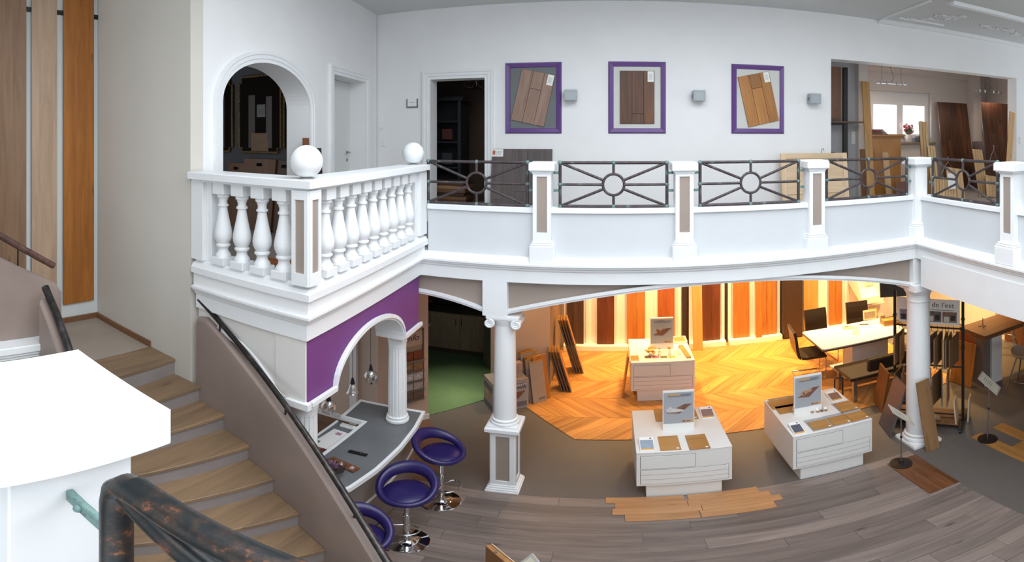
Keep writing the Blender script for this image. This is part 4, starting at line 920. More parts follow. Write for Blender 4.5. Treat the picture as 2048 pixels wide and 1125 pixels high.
tile('wide oak sample lying behind the cat poster', 1309, 1394, 818, 842, False)
tile('oak sample on grey underlay next to the leaflet on the puppy-poster table', 1613, 1661, 837, 862, True, offs=.07); tile('oak sample on ribbed underlay, middle of three at the front of the puppy-poster table', 1652, 1699, 828, 853, True, offs=.07)
tile('oak sample on ribbed underlay at the front right corner of the puppy-poster table', 1688, 1735, 820, 845, True, offs=.07); tile('oak sample with grey sheet at the right edge behind the front samples', 1668, 1714, 803, 826, True)
tile('long oak sample strip in front of the patterned sample on the puppy-poster table', 1551, 1604, 811, 827, False)
t = tile('oak sample with patterned tile border at the back left of the puppy-poster table', 1536, 1602, 800, 817, False)
x0, y0_ = on_z(1560, 797, .751); solo('pattern_tile', 'patterned tile sample at the back left corner of the puppy-poster table', 'sample', B().box(-.16, .16, -.04, .045, 0, .008), paint('pattern_tile', 'A8987E', .5, .35, 45), .001, loc=(2.02, 5.50, .752))
def leaflet(label, pxl, pxr, pyt, pyb, c, slope=.12, z=.751):
    xm = (pxl+pxr)/2; x0 = on_z(pxl, pyb, z)[0]; x1 = on_z(pxr, pyb, z)[0]; ya = on_z(xm, pyb, z)[1]; w_ = x1-x0; d = .21
    t = thing('leaflet_holder', label, 'leaflet', ((x0+x1)/2, ya, z), group='leaflets on the display tables')
    part(t, 'wedge', B().prism([(0, 0), (d, 0), (d, .06), (0, .012)], -w_/2, w_/2, 'x'), PAPER, .001)
    a = math.atan2(.048, d); M = Matrix.Translation((0, 0, .013)) @ Matrix.Rotation(a, 4, 'X')
    lf = part(t, 'leaflet', B().box(-w_/2+.004, w_/2-.004, .003, d, 0, .004).moved(M), PAPER)
    part(lf, 'cover_print', B().box(-w_/2+.008, w_/2-.008, .03, d-.05, .0042, .005).moved(M), paint('leaf_'+c, c, .5, .08, 20)); part(lf, 'amber_strip', B().box(-w_/2+.008, w_/2-.008, .007, .028, .0042, .005).moved(M), ORANGEPR)
    part(lf, 'logo_dot', B().cyl((w_/2-.03, d-.025, .004), (w_/2-.03, d-.025, .0052), .010, n=12).moved(M), DARKPR)
leaflet('leaflet with grey cover at the front left of the cat-poster table', 1280, 1310, 872, 903, '93A2B4'); leaflet('leaflet with dark cover at the front left of the puppy-poster table', 1588, 1614, 840, 870, '565B66')
leaflet('leaflet with brown photo at the back right of the cat-poster table', 1404, 1431, 815, 838, '8C7270'); leaflet('leaflet with brown cover behind the puppy poster', 1662, 1690, 788, 803, '8A6656')
for k, (px, c) in enumerate(((1624.5, 'A98A5E'), (1635.5, 'B07A4A'), (1643.5, '6E6450'), (1651.5, 'A9764A'))):
    x, y = on_z(px, 826-k*1.3, .751)
    t = thing('oil_tin', ['plain wooden disc, leftmost of four below the puppy poster', 'disc with white lid, second of four below the puppy poster', 'dark disc, third of four below the puppy poster', 'disc with white lid, rightmost of four below the puppy poster'][k], 'tin', (x, y, .752), group='small discs below the puppy poster')
    part(t, 'tin', B().lathe([(0, 0), (.018, 0), (.02, .004), (.02, .014), (.017, .018), (0, .018)], 18), paint('tin_'+c, c, .5), smooth=40)
    if k in (1, 3): part(t, 'lid', B().cyl((0, .004, .018), (0, .022, .05), .019, n=18), PAPER, smooth=40)
# on the third table
t = thing('sample_tray', 'tray of small wood strips at the left front of the parquet table', 'sample', (.36, 7.17, .752)); part(t, 'tray', B().box(-.07, .07, -.12, .12, 0, .008), PAPER, .002)
for k in range(4): part(t, 'strip', B().box(-.06, .06, -.11+.045*k, -.07+.045*k, .008, .016), TILE)
t = thing('flower_glass', 'dried flower head in a small glass on the parquet table', 'flower', (.60, 7.24, .752)); part(t, 'glass', B().lathe([(0, 0), (.03, 0), (.035, .06), (.03, .06), (.025, .006), (0, .006)], 16), CLEAR, smooth=40)
for k in range(22):
    a = k*2.4; r_ = .02+.0026*k; part(t, 'petal', B().ball((r_*math.cos(a), r_*math.sin(a), .10+.035*math.sin(k*1.3)), .026, 8, sz=.6), paint('dry_petal', 'D9A860', .7, .2, 30), smooth=60)
for k, (x, lab) in enumerate(((.755, 'small glass bottle, leftmost of three on the parquet table'), (.905, 'yellow-topped glass bottle, middle of three on the parquet table'), (1.055, 'stoppered glass bottle, rightmost of three on the parquet table'))):
    t = thing('glass_bottle', lab, 'bottle', (x-.02, 7.25, .752), group='little bottles on the parquet table')
    part(t, 'bottle', B().lathe([(0, 0), (.026, 0), (.028, .05), (.024, .07), (.010, .085), (.010, .11), (.007, .11), (.007, .083), (.020, .066), (.023, .008), (0, .006)], 16), CLEAR, smooth=40)
    part(t, 'stopper', B().ball((0, 0, .118), .014, 10) if k != 1 else B().ball((0, .0, .125), .028, 10), (MATS['dry_petal'] if k else STEEL), smooth=60)
for k, (px, c, lab) in enumerate(((1296, '8E6E5A', 'brownish photo card, leftmost of four in a row'), (1312, 'B56C8E', 'pink flower photo card, second of four in a row'), (1328, '6F6E3A', 'green-yellow photo card, third of four in a row'), (1344, 'C2A550', 'yellow flower photo card, rightmost of four in a row'))):
    x, y = on_z(px, 717, .752)
    t = thing('photo_card', lab, 'card', (x, y+.04, .752), group='flower cards on the parquet table'); part(t, 'card', B().box(-.055, .055, -.045, .045, 0, .004), PAPER); part(t, 'photo', B().box(-.05, .05, -.04, .04, .0042, .005), paint('flower_'+c, c, .5, .5, 60))
solo('oak_strip', 'long pale oak strip lying at the right of the parquet table', 'sample', B().box(-.035, .035, -.25, .25, 0, .022), TILE, .002, loc=(1.13, 7.33, .752), rot=(0, 0, R(6)))
t = thing('sample_box', 'open white box at the back right of the parquet table', 'box', (1.12, 7.80, .752)); part(t, 'box_wall', B().box(-.11, .11, -.12, .12, 0, .01).box(-.11, -.10, -.12, .12, .01, .035).box(.10, .11, -.12, .12, .01, .035).box(-.10, .10, .11, .12, .01, .035).box(-.10, .10, -.12, -.11, .01, .035), LAMIN); part(t, 'inlay', B().box(-.09, .09, -.10, .10, .01, .02), TILE)
solo('leaning_plank', 'oak plank leaning against the left side of the parquet table', 'wood board', B().box(-.012, .012, -.11, .11, 0, .78), wood('lean_oak', '9A6A36', 'B58348', 'z', .45, 9, 0), .002, loc=(.185, 7.25, .012), rot=(0, R(6.5), 0))

# ================================================================= SAMPLE WALL
YW = 9.17
PANEL = paint('cream_panel', 'F6F3EC', .55, .01)
def xs_at(px, Y): return Y*math.tan((px-1220.1)/PX)
bays = [('white sample bay at the left, nearest the beige wall', 1128, 1362), ('white sample bay in the middle, behind the leaning light plank', 1378, 1449), ('white sample bay to the left of the dark tall cabinet', 1456, 1560), ('white sample bay behind the meeting table', 1608, 1694)]
for (lab, a, c) in bays:
    x0, x1 = xs_at(a, YW), xs_at(c, YW); t = thing('sample_bay', lab, 'display', (x0, 9.24, 0), group='sample bays on the back wall')
    part(t, 'back_panel', B().box(0, x1-x0, -.05, 0, 0, 2.75), PANEL); part(t, 'ledge', B().box(0, x1-x0, -.22, -.05, 0.004, .115), PANEL, .004)
    n = max(1, int((x1-x0)/.38))
    for k in range(n+1): part(t, 'batten', B().box(min(max(0, (x1-x0)*k/n-.03), x1-x0-.06), min(max(0, (x1-x0)*k/n-.03), x1-x0-.06)+.06, -.075, -.05, .115, 2.75), PANEL, .003)
W = {'dk': wood('wall_wenge', '3E2A1E', '57402F', 'z', .5, 14, 0, .1), 'rb': wood('wall_redbrown', '4C2615', '6B391F', 'z', .45, 9, .1, .2), 'or': wood('wall_honey', '9C622B', 'B97C3B', 'z', .4, 9, .06, .15),
     'rd': wood('wall_cherry', '8E4A20', 'A85F2C', 'z', .4, 9, .06, .1), 'lt': wood('wall_maple', 'BC8A4B', 'CF9F60', 'z', .4, 9, .05, .1)}
for (a, c, m, lab, zb, yy) in ((1134, 1167.5, 'dk', 'dark brushed floor sample, first from the beige wall', .117, YW-.035), (1194, 1228.5, 'rb', 'dark red-brown floor sample, second from the beige wall', .117, YW-.035),
        (1254, 1290, 'or', 'honey floor sample, left of the butterfly poster', .117, YW-.035), (1315, 1349, 'rd', 'cherry red floor sample, right of the butterfly poster', .117, YW-.035),
        (1404, 1440, 'rb', 'dark red-brown floor sample beside the light leaning plank', .117, YW-.035), (1466, 1498.5, 'or', 'honey floor sample left of the doubled plank', .117, YW-.035),
        (1511, 1552.5, 'or', 'wide honey floor sample next to the dark cabinet', .117, YW-.035), (1607, 1636, 'lt', 'pale honey floor sample right of the dark cabinet', .117, YW-.035), (1658, 1684, 'or', 'knotty honey floor sample behind the second chair', .117, YW-.035)):
    x0, x1 = xs_at(a, yy), xs_at(c, yy); t = thing('wall_sample', lab, 'wood board', ((x0+x1)/2, yy, zb), group='floor samples on the back wall')
    n = 2 if m != 'dk' else 3; wd = (x1-x0)/n
    for k in range(n): part(t, 'plank', B().box(-wd/2+.001, wd/2-.001, -.016, 0, 0, 2.5), W[m], .001, loc=(-(x1-x0)/2+wd*(k+.5), 0, 0))
solo('leaning_plank', 'light maple plank leaning upright beside the parquet table', 'wood board', B().box(-.09, .09, -.010, .010, 0, 2.45), W['lt'], .002, loc=(xs_at(1396, 8.90), 8.90, .012), rot=(R(-4), 0, 0))
solo('leaning_plank', 'honey plank standing before the wide sample next to the dark cabinet', 'wood board', B().box(-.06, .06, -.010, .010, 0, 2.4), W['or'], .002, loc=(xs_at(1518, 9.04), 9.04, .118), rot=(R(-1.2), 0, 0))
t = thing('tall_cabinet', 'tall dark brown cabinet between the sample bays', 'cabinet', (xs_at(1587, 9.0), 9.0, .004)); hw_ = (xs_at(1606, 9.0)-xs_at(1568, 9.0))/2
DKB = paint('dark_brown_lacquer', '3A2A22', .5, .05)
part(t, 'body', B().box(-hw_+.003, hw_-.003, .02, .23, 0, 2.7), DKB, .003); part(t, 'door', B().box(-hw_+.008, hw_-.008, 0, .02, .03, 2.69), DKB, .002); part(t, 'switch_plate', B().box(-hw_+.0, -hw_+.05, -.01, 0, 1.85, 1.95), PAPER, .002)

# ================================================================= MEETING TABLE, CHAIRS, BENCH
t = thing('meeting_table', 'white meeting table with dark edge on a white pedestal', 'table', (3.97, 7.21, .012))
rc = [(-.80, -.40), (-.76, -.425), (.78, -.425), (.82, -.38), (.82, .38), (.78, .425), (-.76, .425), (-.80, .40)]
part(t, 'top', B().prism(rc, .722, .745), LAMIN, .002); part(t, 'edge', B().prism([(x*.992, y*.99) for (x, y) in rc], .69, .722), paint('dark_edge', '5A4A40', .5))
part(t, 'pedestal', B().box(-.15, .55, -.17, .17, .03, .69), LAMIN, .004); part(t, 'foot_plate', B().box(-.35, .70, -.30, .30, 0, .03), LAMIN, .004)
def make_chair(label, x, y, rot, full=True):
    """cantilever chair, seat front towards -y"""
    t = thing('cantilever_chair', label, 'chair', (x, y, .012), rot, 'leather chairs at the meeting table')
    prof_ = [(-.25, .455), (-.23, .48), (.10, .465), (.17, .47), (.20, .50), (.225, .62), (.235, .75), (.25, .86), (.275, .96)]
    th = .045
    def shell(b, pts, x0, x1):
        up = [Vector(p) for p in pts]; lo_ = []
        for i, p in enumerate(up):
            d = (up[min(i+1, len(up)-1)]-up[max(i-1, 0)]).normalized(); lo_.append(p+Vector((d.y, -d.x))*th)
        for i in range(len(up)-1):
            q = [lo_[i], lo_[i+1], up[i+1], up[i]]
            b.add([(x0, p.x, p.y) for p in q]+[(x1, p.x, p.y) for p in q], [(0, 1, 2, 3), (7, 6, 5, 4), (0, 4, 5, 1), (1, 5, 6, 2), (2, 6, 7, 3), (3, 7, 4, 0)])
        return b
    part(t, 'seat', shell(B(), prof_[:4], -.22, .22), LEATHER, smooth=45); part(t, 'backrest', shell(B(), prof_[3:], -.22, .22), LEATHER, smooth=45)
    for sx in (-1, 1): part(t, 'leg', B().tube([(sx*.19, .16, .45), (sx*.19, -.20, .44), (sx*.19, -.23, .40), (sx*.19, -.235, .05), (sx*.19, -.22, .014), (sx*.19, -.19, .012), (sx*.19, .24, .012)], .011, 8), CHROME, smooth=50)
    part(t, 'rear_bar', B().cyl((-.19, .24, .012), (.19, .24, .012), .011, n=8), CHROME, smooth=50)
make_chair('dark leather cantilever chair at the near-left end of the meeting table', 3.17, 7.33, R(90)+R(-8))
make_chair('dark leather chair behind the meeting table, nearer the dark cabinet', 3.66, 7.86, R(0)+R(4)); make_chair('dark leather chair behind the meeting table, nearer the shelf', 4.50, 7.90, R(-6))
t = thing('leather_bench', 'dark leather bench with a low back along the meeting table', 'bench', (4.0, 6.40, .012))
part(t, 'seat', B().box(-.70, .80, -.28, .28, .40, .46), LEATHER, .012); part(t, 'backrest', B().box(-.42, .80, -.31, -.23, .52, .74), LEATHER, .02)
for sx in (-.62, .70):
    part(t, 'leg', B().box(sx-.03, sx+.03, -.27, -.21, 0, .40), STEEL, .003); part(t, 'leg', B().box(sx-.03, sx+.03, .21, .27, 0, .40), STEEL, .003)
for sx in (-.2, .55): part(t, 'back_bracket', B().box(sx-.04, sx+.04, -.325, -.31, .42, .60).box(sx-.04, sx+.04, -.325, -.20, .40, .42), STEEL, .002)
t = thing('suitcase_handle', 'black pull-out trolley handle behind the puppy-poster table', 'trolley', (2.93, 5.78, 0)); part(t, 'handle', B().tube([(-.06, 0, .3), (-.06, 0, .74), (-.05, 0, .76), (.05, 0, .76), (.06, 0, .74), (.06, 0, .3)], .010, 8), BLACK, smooth=50); part(t, 'case', B().box(-.10, .10, -.06, .06, .02, .32), BLACK, .02); part(t, 'wheel', B().cyl((-.08, .04, .02), (-.06, .04, .02), .02, n=12), BLACK); part(t, 'wheel', B().cyl((.06, .04, .02), (.08, .04, .02), .02, n=12), BLACK)
t = thing('printed_carton', 'dark carton with a reddish print standing under the meeting table', 'carton', (4.70, 6.80, .012)); part(t, 'carton', B().box(-.17, .17, -.10, .10, 0, .46), paint('dark_carton', '5E4A42', .6, .1), .003); part(t, 'cover_print', B().box(-.15, .15, -.102, -.100, .03, .43), paint('reddish_print', '8E5B49', .5, .5, 14))
# things on the meeting table
ZT = .758
def card(name, label, cat, px, py, w_, d, rot, mat, h=.004, z=ZT):
    x, y = on_z(px, py, z); return solo(name, label, cat, B().box(-w_/2, w_/2, -d/2, d/2, 0, h), mat, .001, loc=(x, y, z+.001), rot=(0, 0, rot))
card('notebook', 'pale notebook with a pen at the left on the meeting table', 'notebook', 1696, 656, .20, .15, R(-12), paint('olive_paper', 'C9C08F', .6), .01)
x, y = on_z(1695, 655, ZT); solo('pen', 'dark pen lying on the pale notebook', 'pen', B().cyl((-.06, 0, .006), (.06, 0, .006), .005, n=8), BLACK, loc=(x, y, ZT+.011), rot=(0, 0, R(14)))
card('keyboard_sheet', 'long cream sample sheet in the middle of the meeting table', 'sheet', 1712, 661, .11, .42, R(-32), paint('cream_sheet', 'E4D2A4', .6), .006)
card('marker_pen', 'brown marker lying across the meeting table', 'pen', 1728, 650, .16, .022, R(-22), paint('brown_marker', '6C5336', .5), .018)
for (px, py, w_, h_, c, lab) in ((1740, 640, .26, .20, 'E8D9AE', 'white folded price card standing on the meeting table'), (1746, 634, .18, .17, 'D9A86A', 'orange card with a dark emblem behind the price card'), (1766, 647, .13, .19, 'E8DEC2', 'upright leaflet with grey lines near the black rack post')):
    x, y = on_z(px, py, ZT); t = thing('table_card', lab, 'card', (x, y, ZT+.001), (R(-8), 0, R(-8)), 'cards standing on the meeting table')
    part(t, 'card', B().box(-w_/2, w_/2, -.002, .002, 0, h_), paint('card_'+c, c, .6)); part(t, 'print', B().box(-w_/2+.02, w_/2-.02, -.0032, -.0022, .03, h_-.04), paint('cardprint_'+c, '9A8A78', .6, .4, 70)); part(t, 'stand', B().box(-.02, .02, .002, .05, 0, .004), PAPER)
t = thing('sample_swatch', 'stack of wavy light wood swatches at the right end of the table', 'sample', (*on_z(1783, 648, ZT), ZT+.001), R(-10))
for k in range(5): part(t, 'swatch', B().box(-.17, .17, -.09+.01*k, .09, .02*k, .02*k+.016), TILE, .002)
# wall shelf unit, lower shelf, screen
t = thing('brochure_shelf', 'white wall shelf box with slanted side holding leaflets', 'shelf', (5.16, 8.93, .68)); 
part(t, 'side', B().prism([(-.30, .16), (-.30, 0), (0.27, .35), (0.27, 1.1), (.18, 1.1)], -.26, -.24, 'x'), PANEL); part(t, 'side', B().prism([(-.30, .16), (-.30, 0), (0.27, .35), (0.27, 1.1), (.18, 1.1)], .24, .26, 'x'), PANEL)
part(t, 'front', B().box(-.24, .24, -.30, -.28, .0, .16), PANEL, .002); part(t, 'floor', B().add([(-.24, -.28, .02), (.24, -.28, .02), (.24, .27, .37), (-.24, .27, .37), (-.24, -.28, .0), (.24, -.28, .0), (.24, .27, .35), (-.24, .27, .35)], [(0, 1, 2, 3), (7, 6, 5, 4), (0, 4, 5, 1), (1, 5, 6, 2), (2, 6, 7, 3), (3, 7, 4, 0)]), PANEL)
part(t, 'leaflet', B().box(.02, .20, .05, .06, .30, .62), paint('bright_leaflet', 'EFE3C8', .5, .3, 30))
t = thing('ledge_shelf', 'narrow white shelf with samples below the shelf box', 'shelf', (5.36, 9.08, .50)); part(t, 'board', B().box(-.25, .3, -.15, .14, 0, .03), PANEL, .003); part(t, 'post', B().box(.2, .26, .0, .14, -.496, 0), PANEL); part(t, 'sample', B().box(-.12, .15, -.10, .08, .03, .06), TILE)
t = thing('wall_screen', 'dark screen hanging under the arch beside the smooth column', 'screen', (4.86, 7.40, 1.24), (R(-14), 0, R(-22))); part(t, 'panel', B().box(-.24, .24, -.03, .03, 0, .62), BLACK, .004); part(t, 'arm', B().box(-.03, .03, .03, .10, .3, 1.5), BLACKM)
# ================================================================= WARM LAMPS OF THE GROUND FLOOR
def ceiling_spot(label, x, y, power, size=.16, col=WARM, z=2.775, tilt=0.0, spread=105):
    t = thing('ceiling_spot', label, 'lamp', (x, y, z), group='recessed ceiling lamps')
    part(t, 'ring', B().lathe([(size*.5, 0), (size*.62, 0), (size*.62, .018), (size*.5, .018)], 20), STEEL, smooth=40)
    l = area('lamp_light', (0, 0, -.006), (tilt, 0, 0), size, size, power, col); l.data.shape = 'DISK'; l.data.spread = R(spread); l.parent = t
for i, (x, y, p, lab) in enumerate(((-.35, 8.55, 60, 'recessed lamp over the dark brushed sample'), (.75, 8.45, 75, 'recessed lamp over the honey sample'), (.80, 7.4, 40, 'recessed lamp over the parquet display table'),
        (1.75, 8.45, 80, 'recessed lamp over the light leaning plank'), (2.75, 8.45, 80, 'recessed lamp before the dark cabinet'), (2.3, 7.4, 45, 'recessed lamp over the open parquet'), (3.75, 8.4, 80, 'recessed lamp behind the meeting table'), (4.6, 8.3, 80, 'recessed lamp over the wall shelf'),
        (3.95, 7.2, 62, 'recessed lamp over the meeting table'), (6.2, 7.2, 120, 'recessed lamp beyond the wooden counter'), (5.3, 7.6, 80, 'recessed lamp behind the hanging rack'), (7.2, 6.2, 60, 'recessed lamp over the far bar stools'))):
    ceiling_spot(lab, x, y, p*.47)
ceiling_spot('recessed lamp in the carpeted office', -2.2, 6.80, 5, .12, (1, .90, .72), spread=50)
ceiling_spot('unseen lamp added to brighten the beige wall by the grey carton', -.75, 6.75, 13, .14, spread=120)  # added to give the beige wall more warm light

ceiling_spot('dim unseen lamp added to brighten the room behind the doorway', -1.9, 8.3, 2.2, .12, (1, .8, .6), 5.895)  # added to lift the walls of the dark room out of black
# ================================================================= HANGING RACK
t = thing('hanging_rack', 'black wheeled rack with hanging wood samples beside the smooth column', 'rack', (3.62, 5.47, 0), R(-49)); RL = .92
for x in (0, RL):
    part(t, 'upright', B().box(x-.018, x+.018, -.018, .018, .10, 2.12), BLACKM, .003)
    ft = part(t, 'foot', B().box(x-.025, x+.025, -.30, .30, .07, .10), BLACKM, .003)
    for y in (-.27, .27): part(ft, 'caster', B().cyl((x-.012, y, .036), (x+.012, y, .036), .035, n=16).box(x-.016, x+.016, y-.012, y+.012, .04, .072), BLACK, smooth=40)
for z in (1.60, .99, .16): part(t, 'cross_bar', B().cyl((0, 0, z), (RL, 0, z), .013, n=10), BLACKM, smooth=40)
part(t, 'tray', B().box(.03, RL-.03, -.22, .22, .10, .118), wood('tray_brown', '5A3A28', '75503A', 'x', .5, 9, 0), .003)
for z in (1.30, 1.75): 
    for x in (0, RL): part(t, 'clamp', B().box(x-.024, x+.024, -.024, .024, z-.012, z+.012), BLACK)
sg = part(t, 'sign_board', B().box(.03, RL-.04, -.012, -.006, 1.655, 2.03), PAPER, .001, label="white sign reading de l'est with three photos")
text(sg, 'lettering', "de l'est", .105, paint('sign_grey_print', '55565A', .6), (.655, -.0135, 1.945)); part(sg, 'print_line', B().box(.50, .80, -.0138, -.0122, 1.868, 1.878), MATS['grey_print'])
for k, (a, c, col) in enumerate(((.07, .30, '8F8A92'), (.44, .635, '6D6663'), (.65, .84, '8A6A5A'))):
    ph = part(sg, 'photo', B().box(a, c, -.0140, -.0122, 1.69, 1.85), paint('photo_%d' % k, col, .5, .4, 30)); part(ph, 'photo_shape', B().box(a+.02, a+.09, -.0150, -.0141, 1.70, 1.78), paint('photo_shape_%d' % k, 'D0CCC8' if k else '3A3536', .5)); part(ph, 'photo_shape', B().box(a+.11, c-.02, -.0150, -.0141, 1.72, 1.80), paint('photo_dark', '33302F', .5))
for x in (.035, RL-.045): part(sg, 'sign_screw', B().cyl((x+.01, -.018, 1.67), (x+.01, -.004, 1.67), .008, n=8), STEEL)
RM = Matrix.Translation((3.62, 5.47, 0)) @ Matrix.Rotation(R(-49), 4, 'Z')
HB = [wood('hang_oak_a', '8A6A48', 'A98660', 'z', .5, 9, .12, .3), wood('hang_oak_b', '6E5238', '8A6A4A', 'z', .5, 9, .12, .3), wood('hang_grey', '7A6A5E', '948274', 'z', .5, 9, .1, .3)]
nm_up = ['left of the column', 'left of the column, second one', 'just right of the column', 'second right of the column', 'third right of the column', 'fourth right of the column', 'fifth right of the column', 'nearest the right rack post']
def hung(x, ztop, h_, w_, m, lab, grp, tw):
    p = RM @ Vector((x, 0, ztop)); t = thing('hanging_sample', lab, 'wood board', p, R(-49+tw), grp)
    part(t, 'board', B().box(-.008, .008, -w_/2, w_/2, -h_-.13, -.13), m, .002)
    part(t, 'hook', B().tube([(0, -.10, -.13), (0, 0, -.06), (0, .10, -.13)], .0035, 6).tube([(0, 0, -.06), (0, 0, 0), (0, -.012, .020), (0, -.024, .018)], .0035, 6), BLACKM, smooth=50)
for i, x in enumerate((.06, .10, .50, .585, .645, .69, .73, .80)): hung(x, 1.612, .46, .34, HB[i % 3], 'oak sample hanging on the upper bar, ' + nm_up[i], 'samples on the upper rack bar', (-8, 6, -14, -6, 10, 2, -4, -12)[i])
nm_lo = ['left of the column', 'left of the column, second one', 'behind the leaning oak board', 'second right of the leaning oak board', 'third right of the leaning oak board', 'nearest the right rack post']
for i, x in enumerate((.05, .11, .46, .57, .64, .72)): hung(x, 1.002, .50, .30, HB[(i+1) % 3], 'oak sample hanging on the lower bar, ' + nm_lo[i], 'samples on the lower rack bar', (-6, 8, 0, -12, 12, 3)[i])
p = RM @ Vector((.55, -.10, .12)); t = thing('sample_stack', 'small offcuts stacked on the rack tray', 'sample', p, R(-40)); part(t, 'offcut', B().box(-.09, .09, -.05, .05, 0, .02), HB[0], .002); part(t, 'offcut', B().box(-.08, .08, -.05, .05, .021, .04), HB[2], .002)
p = RM @ Vector((RL+.055, -.12, .012)); solo('pale_panel', 'pale plywood piece standing behind the right rack post', 'wood board', B().box(-.01, .01, -.10, .10, 0, .42), PINE, .002, loc=RM @ Vector((RL+.06, .13, .005)), rot=(0, R(2), R(-49)))
solo('pale_panel', 'pale plywood piece standing in front of the right rack post', 'wood board', B().box(-.01, .01, -.10, .10, 0, .40), PINE, .002, loc=RM @ Vector((RL-.06, -.12, .12)), rot=(0, R(-4), R(-49)))
solo('leaning_board', 'oak board leaning against the front of the smooth column', 'wood board', B().box(-.10, .10, -.010, .010, 0, 1.13), wood('column_oak', '7D5C3C', '9A7550', 'z', .5, 9, 0, .5), .002, loc=(3.49, 4.47, .002), rot=(R(-6.2), R(-3), R(4)))
solo('leaning_board', 'dark slate-grey board leaning at the left of the smooth column', 'panel', B().box(-.012, .012, -.20, .22, 0, .86), paint('slate_board', '55545C', .35, .05), .002, loc=(3.30, 5.22, .002), rot=(0, R(15), R(-13)))
solo('leaning_board', 'warm brown board leaning against the left rack post', 'wood board', B().box(-.012, .012, -.20, .20, 0, .72), wood('brown_lean', '6E4626', '875A32', 'z', .45, 9, 0, .3), .002, loc=(3.58, 5.84, .002), rot=(0, R(8), R(-14)))
# framed stands
def sign_stand(label, x, y, lean, yaw, h_=.86, fw_=.22, fh=.31, tilt=40, z0=.0145):
    t = thing('sign_stand', label, 'sign stand', (x, y, z0), yaw, 'round-foot sign stands')
    part(t, 'foot', B().lathe([(0, 0), (.125, 0), (.125, .008), (.03, .016), (.02, .05), (0, .05)], 28), BLACKM, smooth=40)
    part(t, 'pole', B().cyl((0, 0, .04), (lean, 0, h_), .008, n=10), STEEL, smooth=40); part(t, 'clamp', B().cyl((lean*.55, 0, h_*.55), (lean*.58, 0, h_*.58), .014, n=10), BLACK, smooth=40)
    M = Matrix.Translation((lean, 0, h_)) @ Matrix.Rotation(R(-tilt), 4, 'X')
    f = B().box(-fw_/2, fw_/2, -.006, .006, -.02, 0).box(-fw_/2, fw_/2, -.006, .006, fh, fh+.02).box(-fw_/2, -fw_/2+.02, -.006, .006, 0, fh).box(fw_/2-.02, fw_/2, -.006, .006, 0, fh).moved(M @ Matrix.Translation((0, 0, -fh*.5)))
    part(t, 'frame', f, paint('silver_frame', 'B9B6B0', .35), .001); sh = part(t, 'sheet', B().box(-fw_/2+.02, fw_/2-.02, -.002, .003, 0, fh).moved(M @ Matrix.Translation((0, 0, -fh*.5))), paint('cream_notice', 'D9D3BF', .6))
    for k in range(5): part(sh, 'print_line', B().box(-fw_/2+.05, fw_/2-.05-.01*(k % 3), -.0032, -.0021, fh*.78-.03*k, fh*.78-.03*k+.008).moved(M @ Matrix.Translation((0, 0, -fh*.5))), MATS['grey_print'])
sign_stand('framed notice on a round-foot stand beside the puppy-poster table', 3.0, 4.41, .0, R(72), .80, .22, .30, 45, .026)
sign_stand('framed notice on a leaning round-foot stand near the right edge', 4.15, 4.24, .10, R(32), .90, .22, .30, 45)
sign_stand('framed notice stand rising from the bottom edge of the picture', -.49, 2.69, .0, R(-60), .80, .22, .30, 38)
t = thing('wooden_easel', 'wooden stand arm poking in at the bottom edge beside the notice frame', 'easel', (-.80, 3.15, .013), R(-46)); part(t, 'arm', B().box(-.012, .50, -.02, .02, .0, .62), wood('easel_oak', '9C6A3C', 'B5834F', 'z', .5, 9, 0, .1), .003); part(t, 'bolt', B().cyl((.10, -.005, .62), (.10, -.005, .628), .012, n=10), STEEL); part(t, 'side_strip', B().box(-.01, .50, .024, .032, .0, .625), PINE)
# ================================================================= LOOSE PLANKS ON THE FLOOR
LO = wood('loose_oak', 'A0714A', 'BB8D62', 'x', .42, 9, .08, .4)
rows = [(4.625, .105), (4.52, .105), (4.415, .105), (4.31, .118)]
left_r = [(-.04, .70), (.045, .715), (.02, .83), (.13, .79)]; right_r = [(.735, 1.43), (.72, 1.52), (.835, 1.60), (.80, 1.50)]
dsc = ['back row', 'second row from the back', 'third row from the back', 'front row']
for g, rws in (('left', left_r), ('right', right_r)):
    for k, (a, c) in enumerate(rws):
        y, wd = rows[k]; solo('loose_plank', 'loose golden oak plank, %s of the %s half' % (dsc[k], g), 'plank', B().box(-(c-a)/2, (c-a)/2, -wd/2+.001, wd/2-.001, 0, .013), LO, .0015, loc=((a+c)/2, y-wd/2, .0135 if k else .0135), group='loose golden planks before the cat-poster table')
t = thing('parquet_mat', 'dark walnut parquet sheet under the black sign foot', 'parquet', (3.06, 4.11, .0135)); WN = wood('walnut_strip', '4A2E1D', '74492C', 'y', .4, 9, .25, .1); rr2 = random.Random(5)
for k in range(7):
    x = -.19+.0543*k; y = -.38; 
    while y < .379:
        ln = min(rr2.choice((.22, .28, .34)), .38-y)
        part(t, 'strip', B().box(.0005, .0538, .0005, ln-.0005, 0, .011), WN, .0008, loc=(x, y, 0)); y += ln
RO_ = wood('right_oak', '9A6A38', 'B58549', 'y', .42, 9, .08, .6)
for (x0, x1, ya, yb, lab) in ((4.04, 4.22, 3.1, 4.42, 'golden plank running under the right sign foot'), (4.42, 4.60, 3.3, 4.42, 'golden plank lying farthest right on the grey floor'), (4.225, 4.415, 2.9, 3.90, 'golden plank between the two others at the right edge')):
    solo('loose_plank', lab, 'plank', B().box(-(x1-x0)/2, (x1-x0)/2, -(yb-ya)/2, (yb-ya)/2, 0, .013), RO_, .0015, loc=((x0+x1)/2, (ya+yb)/2, .0005), group='loose planks at the right')
